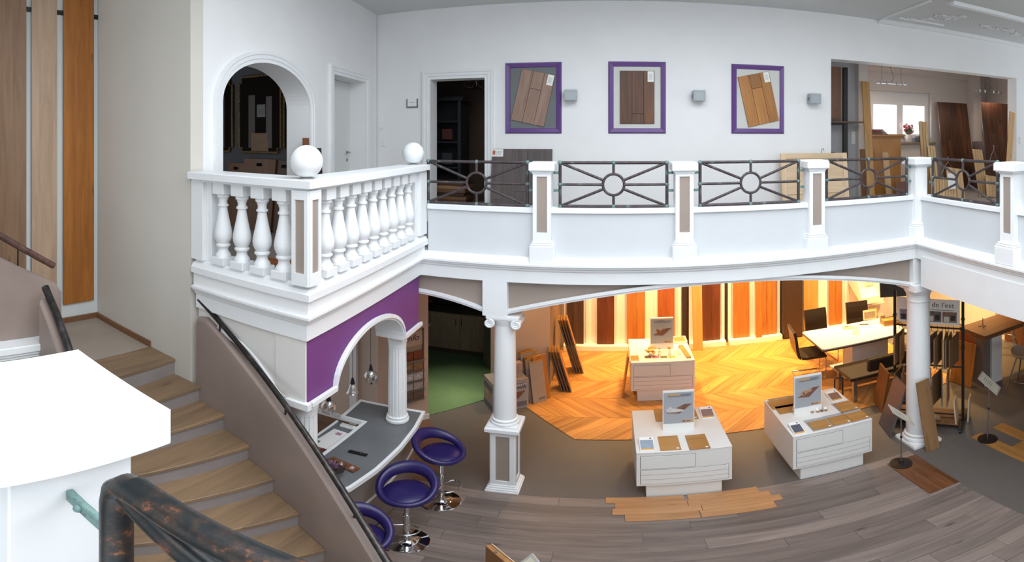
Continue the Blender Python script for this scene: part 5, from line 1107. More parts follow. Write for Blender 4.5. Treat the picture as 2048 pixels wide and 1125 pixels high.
# ================================================================= COUNTER AND BAR STOOLS, RIGHT
t = thing('wooden_counter', 'wooden counter with thick brown top and white leg at the right', 'counter', (6.0, 5.72, 0)); CT = wood('counter_oak', '6E4A30', '875D3E', 'x', .45, 9, 0, .3)
part(t, 'top', B().box(-.75, .93, -.30, .30, .895, .975), CT, .003); part(t, 'end_panel', B().box(-.75, -.60, -.26, .30, 0, .895), paint('grey_brown_panel', '7A6A60', .5, .05)); part(t, 'white_leg', B().box(-.58, -.36, -.29, .26, 0, .895), LAMIN, .003); part(t, 'kick', B().box(-.75, -.36, -.295, -.29, 0, .05), LAMIN)
t = thing('phone_stand', 'small black tripod stand on the wooden counter', 'stand', (5.52, 5.75, .977)); part(t, 'stem', B().cyl((0, 0, .01), (0, 0, .17), .006, n=8), BLACK)
for k in range(3): part(t, 'foot', B().cyl((0, 0, .015), (.07*math.cos(k*2.09), .07*math.sin(k*2.09), .004), .006, n=6), BLACK)
for (dx, h_, w_, lab, m) in ((0, .80, .42, 'red-brown board leaning on the counter end, front one', 'or'), (.05, .92, .40, 'red-brown board leaning on the counter end, back one', 'rd')):
    solo('leaning_board', lab, 'wood board', B().box(-.010, .010, -w_/2, w_/2, 0, h_), W[m], .002, loc=(5.03+dx, 5.75+dx, .002), rot=(0, R(10), R(12)))
def hi_stool(label, x, y, rot):
    t = thing('wire_bar_stool', label, 'stool', (x, y, 0), rot, 'pale shell bar stools')
    n = 9; vs = []; fs = []
    for i in range(n):
        for j in range(n):
            u = -1+2*i/(n-1); v = -1+2*j/(n-1); r_ = max(abs(u), abs(v)); l = math.hypot(u, v) or 1; u2, v2 = u*r_/l, v*r_/l
            vs.append((.21*u2, .19*v2, .74+.06*abs(u2)**2+.09*max(0, v2)**2))
    for i in range(n-1):
        for j in range(n-1): fs.append((i*n+j, (i+1)*n+j, (i+1)*n+j+1, i*n+j+1))
    low = [(p[0], p[1], p[2]-.018) for p in vs]; k = len(vs); fs2 = [tuple(q+k for q in f)[::-1] for f in fs]
    rim = [i for i in range(n)] + [i*n+n-1 for i in range(1, n)] + [(n-1)*n+j for j in range(n-2, -1, -1)] + [i*n for i in range(n-2, 0, -1)]
    fs3 = [(rim[i], rim[(i+1) % len(rim)], rim[(i+1) % len(rim)]+k, rim[i]+k) for i in range(len(rim))]
    part(t, 'seat', B().add(vs+low, fs+fs2+fs3), paint('stone_shell', 'A8A095', .5), smooth=50)
    for sx in (-1, 1):
        for sy in (-1, 1): part(t, 'leg', B().cyl((sx*.07, sy*.07, .73), (sx*.22, sy*.22, 0), .011, n=10), STEEL, smooth=50)
    part(t, 'foot_ring', B().tube([(.19*math.cos(2*PI*q/28), .19*math.sin(2*PI*q/28), .28) for q in range(28)], .007, 8, True), STEEL, smooth=50)
hi_stool('pale shell bar stool standing nearest at the right edge', 5.52, 4.86, R(15)); hi_stool('pale shell bar stool seen beyond the wooden counter', 6.58, 6.25, R(40))
struct('wall_counter_side', B().box(6.95, 7.05, 6.62, 9.2, 0, 2.8), MATS['warm_white_wall'], 'brightly lit cream wall behind the wooden counter', 'wall')
struct('wall_counter_back', B().box(6.95, 7.05, 5.6, 6.62, 0, 2.8), wood('panelled_brown', '6A4229', '7F5436', 'z', .5, 5, 0, .1), 'brown wood-clad wall behind the far bar stools', 'wall')

# ================================================================= CARTON, LEANING BOARDS BY THE BEIGE WALL, OFFICE
t = thing('carton_box', 'greyish printed cardboard box behind the scroll-capital column', 'box', (-1.59, 6.47, .002), R(33.7)); CB = paint('carton_grey', 'A39B9B', .6, .04)
part(t, 'carton', B().box(0, .54, 0, .37, 0, .53), CB, .004); part(t, 'lid_flap', B().box(-.002, .542, -.002, .372, .525, .533), paint('carton_top', '7F7878', .6)); 
bd = part(t, 'print_band', B().box(.17, .50, -.003, -.001, .38, .48), paint('carton_band', '6F6A72', .6)); text(bd, 'lettering', 'PARKETT', .05, PAPER, (.40, -.004, .445)); part(t, 'print_band', B().box(.20, .51, -.003, -.001, .05, .14), MATS['carton_band'])
part(t, 'floor_print', B().prism([(.26, .21), (.38, .20), (.49, .33), (.36, .33)], -.003, -.001, 'y'), BROWNPR); part(t, 'side_band', B().box(-.003, -.001, .02, .35, .36, .46), MATS['carton_band']); part(t, 'side_band', B().box(-.003, -.001, .02, .35, .04, .13), MATS['carton_band']); part(t, 'animal_print', B().prism([(.12, .18), (.30, .20), (.26, .32), (.18, .26), (.14, .32)], -.003, -.001, 'x'), TANPR)
o = solo('paper_bag', 'small printed carton standing on top of the grey box', 'carton', B().box(-.07, .07, -.05, .05, 0, .24), paint('skin_print', 'A98E86', .6, .25, 16), .003, loc=(-1.33, 6.85, .536), rot=(0, 0, R(33.7)))
GBD = paint('grey_display_board', '9A8F89', .35, .04)
for k in range(9):
    ang = R(44); sh_ = (0, .09, -.02, .03, .0, -.03, .02, -.02, .0)[k]
    px_ = -1.0 - .69*.034*k + .72*sh_; py_ = 6.93 + .72*.034*k + .69*sh_; h_ = .74 + (.05 if k in (1, 5) else 0) + .01*k
    lab = ['grey laminate board, frontmost of the stack leaning on the beige wall', 'orange-brown board right behind the frontmost grey laminate board', 'grey board behind the orange-brown one by the beige wall', 'pale-edged board, fourth from the front of the leaning stack', 'dark board, fifth from the front of the leaning stack', 'grey board, sixth from the front of the leaning stack', 'brown board, seventh from the front of the leaning stack', 'grey board, eighth from the front of the leaning stack', 'rearmost board of the stack leaning on the beige wall'][k]
    t = thing('display_board', lab, 'board', (px_, py_, .012), (R(-9), 0, ang), 'boards leaning on the beige wall')
    part(t, 'board', B().box(-.12, .12, -.008, .008, 0, h_), GBD if k in (0, 2, 5, 7) else (W['or'] if k == 1 else HB[k % 3]), .002); part(t, 'top_edge', B().box(-.121, .121, -.0085, .0085, h_-.02, h_+.001), TILE)
    if k == 0: part(t, 'label', B().box(-.02, .09, -.0095, -.0085, .05, .09), MATS['carton_band']); part(t, 'hole', B().cyl((0, -.0095, h_-.05), (0, -.008, h_-.05), .012, n=12), TILE)
def fan(n_, x, y, h_, labs):
    for k in range(n_):
        t = thing('sample_fan_board', labs[k], 'board', (x-.045*k, y, .013), (0, R(-14), R(6)), 'narrow boards leaning on the return wall')
        part(t, 'board', B().box(-.011, .011, -.14, .14, 0, h_), paint('fan_edge_grey', '5A524E', .5, .1), .002); part(t, 'handle_edge', B().box(-.0115, .0115, -.14, .14, h_-.13, h_), W['lt'], .002); part(t, 'face', B().box(.0112, .0125, -.138, .138, 0, h_), W['or'])
fan(4, -.60, 7.44, .80, ['narrow board with orange face, rightmost of the front fan of four', 'narrow board, second from the right in the front fan', 'narrow board, third from the right in the front fan', 'narrow board, leftmost of the front fan'])
fan(4, -.46, 8.15, 1.10, ['narrow board with orange face, rightmost of the taller rear fan', 'narrow board, second from the right in the taller rear fan', 'narrow board, third from the right in the taller rear fan', 'narrow board, leftmost of the taller rear fan'])
t = thing('wall_socket', 'white wall socket on the beige wall above the leaning boards', 'socket', (-1.47, 7.145, 1.00), R(34)); part(t, 'plate', B().box(-.04, .04, -.012, 0, -.04, .04), PAPER, .003); part(t, 'insert', B().cyl((0, -.014, 0), (0, -.010, 0), .025, n=16), LAMIN)
t = thing('office_cabinet', 'grey-oak low cabinets with handles in the carpeted office', 'cabinet', (-2.95, 8.42, .012)); CO = wood('grey_oak_front', '8A7A69', 'A3927F', 'z', .5, 9, .05, .1)
part(t, 'carcass', B().box(-1.1, .85, .02, .6, .10, 1.0), CO, .002); part(t, 'kick', B().box(-1.1, .85, .05, .6, 0, .10), paint('brown_kick', '4A3B31', .6)); part(t, 'worktop', B().box(-1.1, .87, -.02, .6, 1.0, 1.03), BLACK, .002)
for (a, c, hx) in ((-1.08, -.32, -.36), (-.30, .25, .20), (.27, .84, .31)):
    d = part(t, 'door', B().box(a, c, 0, .02, .12, .86), CO, .002); part(d, 'handle', B().tube([(hx, 0, .62), (hx, -.03, .64), (hx, -.03, .76), (hx, 0, .78)], .007, 8), BLACKM, smooth=50)
part(t, 'open_shelf', B().box(-1.08, .84, -.002, .018, .88, .99), BLACK)
for (x, w_, h_, c, lab) in ((-3.45, .40, .16, 'B4322A', 'red-topped folder lying on the office cabinet'), (-3.0, .50, .12, '22252B', 'black glossy album lying on the office cabinet'), (-2.48, .34, .09, '20264A', 'dark blue album on the right of the office cabinet')):
    t = thing('sample_album', lab, 'album', (x, 8.62, 1.045), R(5), 'albums on the office cabinet'); part(t, 'cover', B().box(-w_/2, w_/2, -.16, .16, 0, h_*.25).box(-w_/2, w_/2, -.16, .16, h_*.75, h_), paint('album_'+c, c, .3), .003); part(t, 'pages', B().box(-w_/2+.01, w_/2-.01, -.15, .15, h_*.25, h_*.75), BLACK)
t = thing('white_desk', 'white desk corner peeking out beside the brochure wall', 'desk', (-3.62, 7.75, .012)); part(t, 'top', B().box(-.5, .5, -.35, .35, .72, .75), PAPER, .002); part(t, 'leg', B().box(.42, .46, -.31, -.27, 0, .72), STEEL); part(t, 'leg', B().box(.42, .46, .27, .31, 0, .72), STEEL); part(t, 'leg', B().box(-.46, -.42, -.31, -.27, 0, .72), STEEL); part(t, 'leg', B().box(-.46, -.42, .27, .31, 0, .72), STEEL)
solo('grey_slab', 'dark grey panel leaning at the right of the office cabinets, front one', 'panel', B().box(-.20, .20, -.012, .012, 0, 1.02), paint('dull_grey_panel', '5F5B58', .5, .05), .003, loc=(-1.88, 8.02, .013), rot=(R(-6), 0, R(-4)))
solo('grey_slab', 'dark grey panel leaning at the right of the office cabinets, rear one', 'panel', B().box(-.20, .20, -.012, .012, 0, 1.04), MATS['dull_grey_panel'], .003, loc=(-1.97, 8.12, .013), rot=(R(-6), 0, R(-4)))
# ================================================================= ROOM BEHIND THE ARCH
YM = 4.985
def mirror(label, cx, z0, w_, h_, arms=True):
    t = thing('gilt_mirror', label, 'mirror', (cx, YM, z0), group='gilt frames in the arch room'); c = .055
    hw_ = w_/2; path = [(-hw_+c, 0), (hw_-c, 0), (hw_-c, c*1.1), (hw_, c*1.1), (hw_, h_-c*1.6), (hw_-c, h_-c*1.6), (hw_-c, h_), (-hw_+c, h_), (-hw_+c, h_-c*1.6), (-hw_, h_-c*1.6), (-hw_, c*1.1), (-hw_+c, c*1.1)]
    part(t, 'frame', B().tube([(x, -.015, z) for (x, z) in path], .016, 8, True), GOLD, smooth=40)
    bd = []
    for i in range(12):
        p, q = Vector(path[i]), Vector(path[(i+1) % 12]); n = int((q-p).length/.022)
        for k in range(n): r_ = p+(q-p)*(k+.5)/n; bd.append(r_)
    b = B()
    for r_ in bd: b.ball((r_.x, -.026, r_.y), .009, 6)
    o = part(t, 'bead_row', b, GOLD, smooth=60); o['kind'] = 'stuff'
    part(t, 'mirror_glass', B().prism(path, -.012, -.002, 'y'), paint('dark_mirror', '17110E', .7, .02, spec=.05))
    return t
mx0, mz1 = on_y(480, 156, YM); mx1, mz0 = on_y(563, 306, YM)
m_ = mirror('gilt-framed mirror seen whole through the arch', (mx0+mx1)/2, mz0, mx1-mx0, mz1-mz0)
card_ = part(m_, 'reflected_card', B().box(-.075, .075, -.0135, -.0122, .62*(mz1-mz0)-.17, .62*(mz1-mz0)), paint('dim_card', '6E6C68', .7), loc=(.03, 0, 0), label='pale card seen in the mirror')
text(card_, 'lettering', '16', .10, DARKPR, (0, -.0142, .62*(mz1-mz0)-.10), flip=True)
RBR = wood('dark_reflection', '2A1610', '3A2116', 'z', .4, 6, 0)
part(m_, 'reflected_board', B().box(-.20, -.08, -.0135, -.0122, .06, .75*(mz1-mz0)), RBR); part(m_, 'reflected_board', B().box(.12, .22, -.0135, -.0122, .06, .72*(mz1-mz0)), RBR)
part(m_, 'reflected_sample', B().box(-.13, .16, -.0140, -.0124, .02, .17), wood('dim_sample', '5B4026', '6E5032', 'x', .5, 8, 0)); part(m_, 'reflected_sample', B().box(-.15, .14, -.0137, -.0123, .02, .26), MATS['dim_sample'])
w2 = mx1-mx0
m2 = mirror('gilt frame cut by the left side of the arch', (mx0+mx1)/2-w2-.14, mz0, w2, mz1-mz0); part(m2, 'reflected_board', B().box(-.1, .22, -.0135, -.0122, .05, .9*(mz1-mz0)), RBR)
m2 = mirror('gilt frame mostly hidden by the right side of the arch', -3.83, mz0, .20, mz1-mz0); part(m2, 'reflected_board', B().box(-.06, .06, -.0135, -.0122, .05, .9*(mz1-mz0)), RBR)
DKO = wood('dark_oak_board', '55371F', '6E4A2C', 'z', .5, 8, .12, .1)
def slot_board(label, pxl, pxr, pyt, Y, mat, lean=8):
    x0, z1 = on_y(pxl, pyt, Y); x1, _ = on_y(pxr, pyt, Y); w_ = x1-x0; h_ = (z1-3.0)/math.cos(R(lean))
    t = thing('slotted_board', label, 'wood board', ((x0+x1)/2, Y-.06, 3.002), (R(-lean), 0, 0), 'slotted sample boards in the arch room')
    a, c, sz = -.05, .05, h_-.075
    part(t, 'board', B().box(-w_/2, w_/2, -.010, .010, 0, sz-.02).box(-w_/2, a, -.010, .010, sz-.02, sz+.02).box(c, w_/2, -.010, .010, sz-.02, sz+.02).box(-w_/2, w_/2, -.010, .010, sz+.02, h_), mat)
    part(t, 'slot_rim', B().tube([(a+.02, -.010, sz-.02), (c-.02, -.010, sz-.02), (c, -.010, sz), (c-.02, -.010, sz+.02), (a+.02, -.010, sz+.02), (a, -.010, sz)], .003, 6, True), BLACKM)
slot_board('dark slotted board at the left below the mirror', 455, 486, 326, 4.93, DKO, 6); slot_board('slotted board in the middle below the mirror', 484, 547, 318, 4.88, DKO, 7); slot_board('dark slotted board at the right below the mirror', 549, 582, 322, 4.91, wood('darker_oak', '3E281A', '553822', 'z', .5, 8, .1, .1), 7)
def plain_board(name, label, pxl, pxr, pyt, Y, mat, lean=6, z0=3.002, thick=.02, cat='wood board', grp=None, rotz=0, roty=0):
    x0, z1 = on_y(pxl, pyt, Y); x1, _ = on_y(pxr, pyt, Y); w_ = x1-x0; h_ = (z1-z0)
    return solo(name, label, cat, B().box(-w_/2, w_/2, -thick/2, thick/2, 0, h_), mat, .002, loc=((x0+x1)/2, Y-h_*math.tan(R(lean))*.6, z0), rot=(R(-lean), R(roty), rotz), group=grp)
xb, zb = on_y(598, 296, 4.55); t = thing('dark_display_board', 'black framed chalkboard leaning behind the nearer globe lamp', 'board', (-3.17, 4.60, 3.002), (R(-3), 0, R(95.9))); part(t, 'board', B().box(-.24, .22, -.012, .012, 0, 1.12), BLACK, .003); part(t, 'white_mark', B().box(-.13, -.09, -.0135, -.0125, 1.02, 1.08), PAPER)
solo('leaning_board', 'reddish board peeking above the nearer globe lamp', 'wood board', B().box(-.06, .06, -.01, .01, 0, 1.24), wood('reddish_board', '6E4028', '8A5638', 'z', .5, 8, 0), .002, loc=(-3.205, 4.48, 3.002), rot=(R(-1), 0, R(95.9)))
solo('leaning_board', 'reddish brown board leaning low behind the corner balusters', 'wood board', B().box(-.16, .16, -.01, .01, 0, .95), MATS['reddish_board'], .002, loc=(-3.06, 4.40, 3.002), rot=(R(-4), 0, R(95.9)))
solo('floor_sample_stack', 'reddish floor sample lying behind the balusters', 'wood board', B().box(-.35, .35, -.2, .2, 0, .03), wood('red_floor', '8A4A28', 'A25C34', 'x', .5, 8, 0), .002, loc=(-2.75, 3.55, 3.002), rot=(0, 0, R(10)))
# ================================================================= DARK ROOM BEHIND THE DOORWAY
BLK = paint('black_cabinet', '1E2226', .5, .06)
t = thing('black_bookcase', 'tall black bookcase in the dark room behind the doorway', 'bookcase', (-2.95, 8.0, 3.0)); 
part(t, 'side', B().box(-.50, -.44, -.25, .25, 0, 2.05), BLK, .003); part(t, 'side', B().box(.44, .50, -.25, .25, 0, 1.86), BLK, .003); part(t, 'back', B().box(-.44, .44, .20, .25, 0, 1.86), BLK); part(t, 'door', B().box(-.44, -.05, -.26, -.23, .75, 1.8), BLK, .003)
part(t, 'cornice', B().box(-.52, .54, -.29, .27, 1.86, 1.93), BLK, .004)
for z in (.72, 1.15, 1.5): part(t, 'shelf', B().box(-.44, .44, -.22, .20, z, z+.03), BLK)
for (x, z, h_, c, lab) in ((-.10, .75, .36, '6B3A22', 'brown sample standing on the lowest bookcase shelf'), (-.10, 1.18, .28, '5A3420', 'brown sample standing on the middle bookcase shelf'), (.22, .75, .2, '3A3A40', 'glassware standing on the lowest bookcase shelf'), (.22, 1.18, .18, '5A2F2C', 'reddish box on the middle bookcase shelf')):
    solo('shelf_item', lab, 'box', B().box(-.09, .09, -.05, .05, 0, h_), paint('shelf_'+c, c, .5, .2, 20), .004, loc=(-2.95+x, 7.90, 3.0+z+.031))
t = thing('chandelier', 'dark wrought-iron chandelier in the room behind the doorway', 'chandelier', (-2.28, 8.05, 5.12)); IR = paint('wrought_iron', '1F1A18', .5)
part(t, 'stem', B().cyl((0, 0, 0), (0, 0, .78), .012, n=8), IR)
for k in range(6):
    a = k*PI/3; ca, sa = math.cos(a), math.sin(a)
    ar = part(t, 'arm', B().tube([(.0, .0, .10), (.08*ca, .08*sa, -.02), (.20*ca, .20*sa, -.03), (.30*ca, .30*sa, .02), (.32*ca, .32*sa, .06)], .010, 8).tube([(.16*ca+.035*math.cos(q)*ca, .16*sa+.035*math.cos(q)*sa, .05+.035*math.sin(q)) for q in [R(d) for d in range(0, 330, 30)]], .006, 6), IR, smooth=50)
    part(ar, 'candle_cup', B().lathe([(0, .06), (.03, .065), (.036, .085), (.014, .085), (.014, .15), (0, .15)], 10, (.32*ca, .32*sa, 0)), IR, smooth=40)
stk = [('6E4A30', .34), ('503524', .36), ('7A5638', .33), ('3C2A20', .37), ('6B4C36', .35), ('8A6A4C', .34), ('4A3224', .36)]
for k, (c, w_) in enumerate(stk):
    solo('sample_case', ['lowest sample slab of the pile inside the dark doorway', 'second slab of the pile inside the dark doorway', 'third slab of the pile inside the dark doorway', 'fourth slab of the pile inside the dark doorway', 'fifth slab of the pile inside the dark doorway', 'sixth slab of the pile inside the dark doorway', 'topmost slab of the pile inside the dark doorway'][k], 'wood sample', B().box(-w_, w_*.9, -.22, .22, 0, .055), wood('slab_'+c, c, c, 'x', .5, 8, .15), .003, loc=(-2.55+.02*(k % 3), 7.45, 3.001+.0565*k+.15), rot=(0, 0, R(-4+3*(k % 3))), group='slabs inside the doorway')
solo('low_pedestal', 'dark low stand under the slab pile in the doorway', 'stand', B().box(-.36, .36, -.24, .24, 0, .147), BLK, .004, loc=(-2.55, 7.45, 3.001))
# ================================================================= BRIGHT SAMPLE ROOM
YR = 9.0
t = thing('oak_cabinet', 'honey oak cabinet with moulded top in the sample room', 'cabinet', (5.20, 8.2, 3.0)); OKC = wood('cabinet_oak', 'A56E34', 'BD8444', 'z', .42, 6, 0, .2)
ox0, _ = on_y(1738, 300, 8.2); ox1, oz = on_y(1802, 270, 8.2); hw_ = (ox1-ox0)/2; t.location = ((ox0+ox1)/2, 8.2, 3.0); ch = oz-3.0
part(t, 'body', B().box(-hw_, hw_, 0, .5, 0, ch-.06), OKC, .003); part(t, 'top', B().box(-hw_-.02, hw_+.05, -.04, .52, ch-.06, ch-.035).box(-hw_-.03, hw_+.07, -.06, .53, ch-.035, ch), wood('cabinet_top', '9A6330', 'B0773D', 'x', .42, 6, 0), .004); part(t, 'side_panel', B().box(hw_, hw_+.012, .05, .45, .1, ch-.12), OKC, .002)
for k, (c, dz) in enumerate((('5B4030', 0), ('7A5A46', .022), ('4A3830', .044), ('A8483E', .066), ('6B5648', .088))):
    solo('sample_slab', ['lowest slab of the pile on the oak cabinet', 'second slab of the pile on the oak cabinet', 'third slab of the pile on the oak cabinet', 'reddish slab of the pile on the oak cabinet', 'topmost slab of the pile on the oak cabinet'][k], 'wood sample', B().box(-.24+.02*k, .26-.03*k, -.16, .16, 0, .02), paint('slab2_'+c, c, .5, .1), .002, loc=((ox0+ox1)/2-.15, 8.42, oz+.001+dz), group='slabs on the oak cabinet')
solo('sample_slab', 'thin pale slab lying beside the pile on the oak cabinet', 'wood sample', B().box(-.20, .2, -.13, .13, 0, .014), paint('pale_slab', 'A89080', .5), .002, loc=((ox0+ox1)/2+.30, 8.38, oz+.001))
TALL = wood('tall_oak', 'B0834B', 'C99C60', 'z', .45, 8, .05, .5)
def lean_px(name, lab, p0, p1, wpx, Y0, mat, thick=.02, grp=None, dy=.25, z0=3.002):
    """board standing at foot pixel-x p0 with its top at pixel p1, leaning back by dy"""
    x0 = Y0*math.tan((p0-1220.1)/PX); x1, z1 = on_y(p1[0], p1[1], Y0+dy); w_ = wpx/PX*math.hypot(x0, Y0)/math.cos(math.atan2(x0, Y0))*1.0 if False else (Y0*math.tan((p0+wpx/2-1220.1)/PX)-Y0*math.tan((p0-wpx/2-1220.1)/PX))
    h_ = math.sqrt((z1-z0)**2+dy**2)
    return solo(name, lab, 'wood board', B().box(-w_/2, w_/2, -thick/2, thick/2, 0, h_), mat, .002, loc=(x0, Y0, z0), rot=(-math.atan2(dy, z1-z0), math.atan2(x1-x0-(x0*dy/Y0)*0, z1-z0), 0), group=grp)
lean_px('leaning_plank', 'tall oak plank leaning beside the oak cabinet', 1743, (1731, 163), 15, 7.85, TALL, dy=.30, grp='planks in the sample room')
lean_px('leaning_plank', 'short pale plank leaning on the front of the oak cabinet', 1780, (1770, 305), 12, 7.70, wood('short_pale', 'B28F66', 'C7A47A', 'z', .5, 8, 0), dy=.28, grp='planks in the sample room')
solo('leaning_board', 'reddish panel low beside the short pale plank', 'wood board', B().box(-.30, .30, -.012, .012, 0, .42), wood('reddish_low', '5A3424', '744834', 'x', .5, 8, 0), .002, loc=(5.28, 7.45, 3.002), rot=(R(-12), 0, 0))
solo('leaning_plank', 'brown board edge left of the tall oak plank', 'wood board', B().box(-.05, .05, -.012, .012, 0, 1.02), wood('brown_edge', '80583A', '9A6E4A', 'z', .5, 8, 0), .002, loc=(4.66, 8.10, 3.002), rot=(R(-4), 0, 0))
STRIP = wood('striped_offcut', 'C09A68', 'D8B88A', 'z', .5, 14, .05, .3)
def bundle(lab, p0, p1, wpx, Y0, n, dy=.25):
    x0 = Y0*math.tan((p0-1220.1)/PX); x1, z1 = on_y(p1[0], p1[1], Y0+dy); w_ = Y0*math.tan((p0+wpx/2-1220.1)/PX)-Y0*math.tan((p0-wpx/2-1220.1)/PX); h_ = math.sqrt((z1-3)**2+dy**2)
    t = thing('striped_board', lab, 'wood board', (x0, Y0, 3.002), (-math.atan2(dy, z1-3), math.atan2(x1-x0, z1-3), 0), 'striped boards in the sample room')
    part(t, 'backing', B().box(-w_/2, w_/2, .0, .010, 0, h_-.02), DKO)
    for k in range(n): part(t, 'strip', B().box(-w_/2+w_*k/n+.005, -w_/2+w_*(k+1)/n-.005, -.012, -.0002, 0, h_-.004*(k % 2)), STRIP, .002)
bundle('striped pale board before the window, tallest of the striped ones', 1856, (1846, 243), 17, 7.75, 3); bundle('striped pale board just right of the corner post', 1872, (1862, 292), 16, 7.4, 3); bundle('striped pale board leaning before the right dark panel', 1968, (1954, 299), 20, 7.3, 4, .3)
bundle('low row of striped boards behind the right railing', 1888, (1886, 356), 52, 7.15, 9, .12); bundle('plain pale boards behind the ring of the right railing', 1914, (1908, 336), 34, 7.25, 2, .2)
bundle('low striped boards at the far right behind the railing', 1988, (1985, 352), 30, 7.1, 5, .12)
WAL = wood('walnut_dark', '3A2217', '66402A', 'z', .42, 7, .3, .15)
t = plank_panel('walnut_board', 'large dark walnut board leaning beside the window', 'wood board', (0, 0, 3.002), 1.0, 2.0, 6, WAL, R(9), cols=1, seed=11); a0, z1 = on_y(1869, 204, 9.15); a1, _ = on_y(1929, 204, 9.15); t.location = ((a0+a1)/2+.10, 8.85, 3.002); t.scale = ((a1-a0)/1.0, 1, (z1-3.0)/1.97)
t = plank_panel('walnut_board', 'large dark walnut board leaning at the right wall', 'wood board', (0, 0, 3.002), 1.0, 2.0, 6, WAL, R(8), cols=1, seed=13); a0, z1 = on_y(1966, 206, 8.1); a1, _ = on_y(2026, 206, 8.1); t.location = ((a0+a1)/2-.12, 7.80, 3.002); t.scale = ((a1-a0)*.97, 1, (z1-3.0)/1.97); t.rotation_euler[2] = 0
lean_px('leaning_plank', 'light plank leaning at the right jamb of the opening', 2013, (2025, 220), 11, 6.42, TALL, dy=.22, grp='planks in the sample room')
# hangers
def hanger(lab, px, py, Y, s, rot):
    x, z = on_y(px, py, Y); t = thing('wire_hanger', lab, 'hanger', (x, Y, z), rot, 'wire hangers')
    part(t, 'hook', B().tube([(-.022*s, 0, 0)]+[(-.022*s*math.cos(a), 0, .022*s*math.sin(a)) for a in [R(d) for d in (30, 70, 110, 150, 190)]]+[(0.004, 0, -.06*s)], .004, 6), STEEL, smooth=50)
    part(t, 'arm', B().tube([(0, 0, -.06*s), (-.06*s, 0, -.10*s), (-.20*s, 0, -.24*s)], .004, 6), STEEL, smooth=50); part(t, 'arm', B().tube([(0, 0, -.06*s), (.06*s, 0, -.10*s), (.20*s, 0, -.24*s)], .004, 6), STEEL, smooth=50)
hanger('wire hanger hooked above the low striped boards', 1896, 316, 7.0, 1.2, R(20)); hanger('wire hanger before the right dark walnut board', 1987, 293, 6.95, 1.25, R(25))
solo('price_sheet', 'white printed sheet hung among the low striped boards', 'paper', B().box(-.09, .09, -.003, .003, 0, .30), PAPER, 0, loc=(on_y(1902, 380, 7.08)[0], 7.05, on_y(1902, 378, 7.08)[1]), rot=(R(-6), 0, 0))
# window sill things
x, z = on_y(1818, 283, 9.24); t = thing('flower_pot', 'white vase with pink flowers on the window sill', 'vase', (x, 9.26, 4.131)); part(t, 'pot', B().lathe([(0, 0), (.06, 0), (.085, .06), (.08, .14), (.065, .18), (.055, .18), (.0, .15)], 18), paint('pot_white', 'D8D2CC', .4), smooth=40)
FL = [paint('flower_pink', 'B8607A', .6, .2), paint('flower_red', '8A2F3E', .6, .2), paint('flower_cream', 'D8C6B4', .6, .1)]; rg = random.Random(2)
part(t, 'foliage', B().ball((0, 0, .26), .09, 10, sz=1.0), paint('leaf_green', '4D6238', .7, .3, 20), smooth=50)
for k in range(16): part(t, 'blossom', B().ball((rg.uniform(-.12, .12), rg.uniform(-.08, .04), rg.uniform(.22, .42)), .038, 8), FL[k % 3], smooth=60)
solo('sill_box', 'dark printed tin box beside the flower vase', 'box', B().box(-.12, .12, -.06, .06, 0, .15), paint('tin_box_dark', '4B4650', .4, .4, 30), .004, loc=(x+.36, 9.25, 4.131))
t = thing('radiator', 'white ribbed radiator under the window', 'radiator', (6.35, 9.22, 3.12)); part(t, 'panel', B().box(-.62, .62, -.05, .02, 0, .62), ROOMP, .004)
for k in range(24): part(t, 'rib', B().box(-.60+.0515*k, -.60+.0515*k+.022, -.062, -.05, .02, .60), ROOMP)
part(t, 'bracket', B().box(-.5, -.46, .02, .06, .1, .5), ROOMP); part(t, 'bracket', B().box(.46, .5, .02, .06, .1, .5), ROOMP)
# pendant bars
def bar_lamp(lab, pxl, pxr, py, Y):
    x0, z = on_y(pxl, py, Y); x1, z2 = on_y(pxr, py, Y); t = thing('bar_pendant', lab, 'lamp', ((x0+x1)/2, Y, z), group='bar pendants in the sample room'); h_ = (x1-x0)/2
    part(t, 'bar', B().box(-h_, h_, -.03, .03, -.015, .015), STEEL, .004)
    for sx in (-.65, .65): part(t, 'wire', B().cyl((sx*h_, 0, .015), (sx*h_, 0, 5.85-z), .003, n=6), BLACKM)
    part(t, 'cord', B().tube([(0, 0, .015), (.05, 0, .12), (-.02, 0, (5.85-z)*.6), (-.05, 0, 5.85-z)], .004, 6), BLACKM)
    ll = area('lamp_light', (0, 0, -.03), (0, 0, 0), h_*1.6, .05, 9, (1, .80, .62)); ll.parent = t
    for sx in (-.75, -.35, .35, .75): part(t, 'spot', B().cyl((sx*h_, -.02, -.02), (sx*h_, -.02, .04), .022, n=12), CHROME, smooth=40)
bar_lamp('slim chrome bar pendant before the window', 1753, 1812, 164.5, 8.3); bar_lamp('slim white bar pendant before the right dark walnut board', 1952, 2002, 182, 8.0)
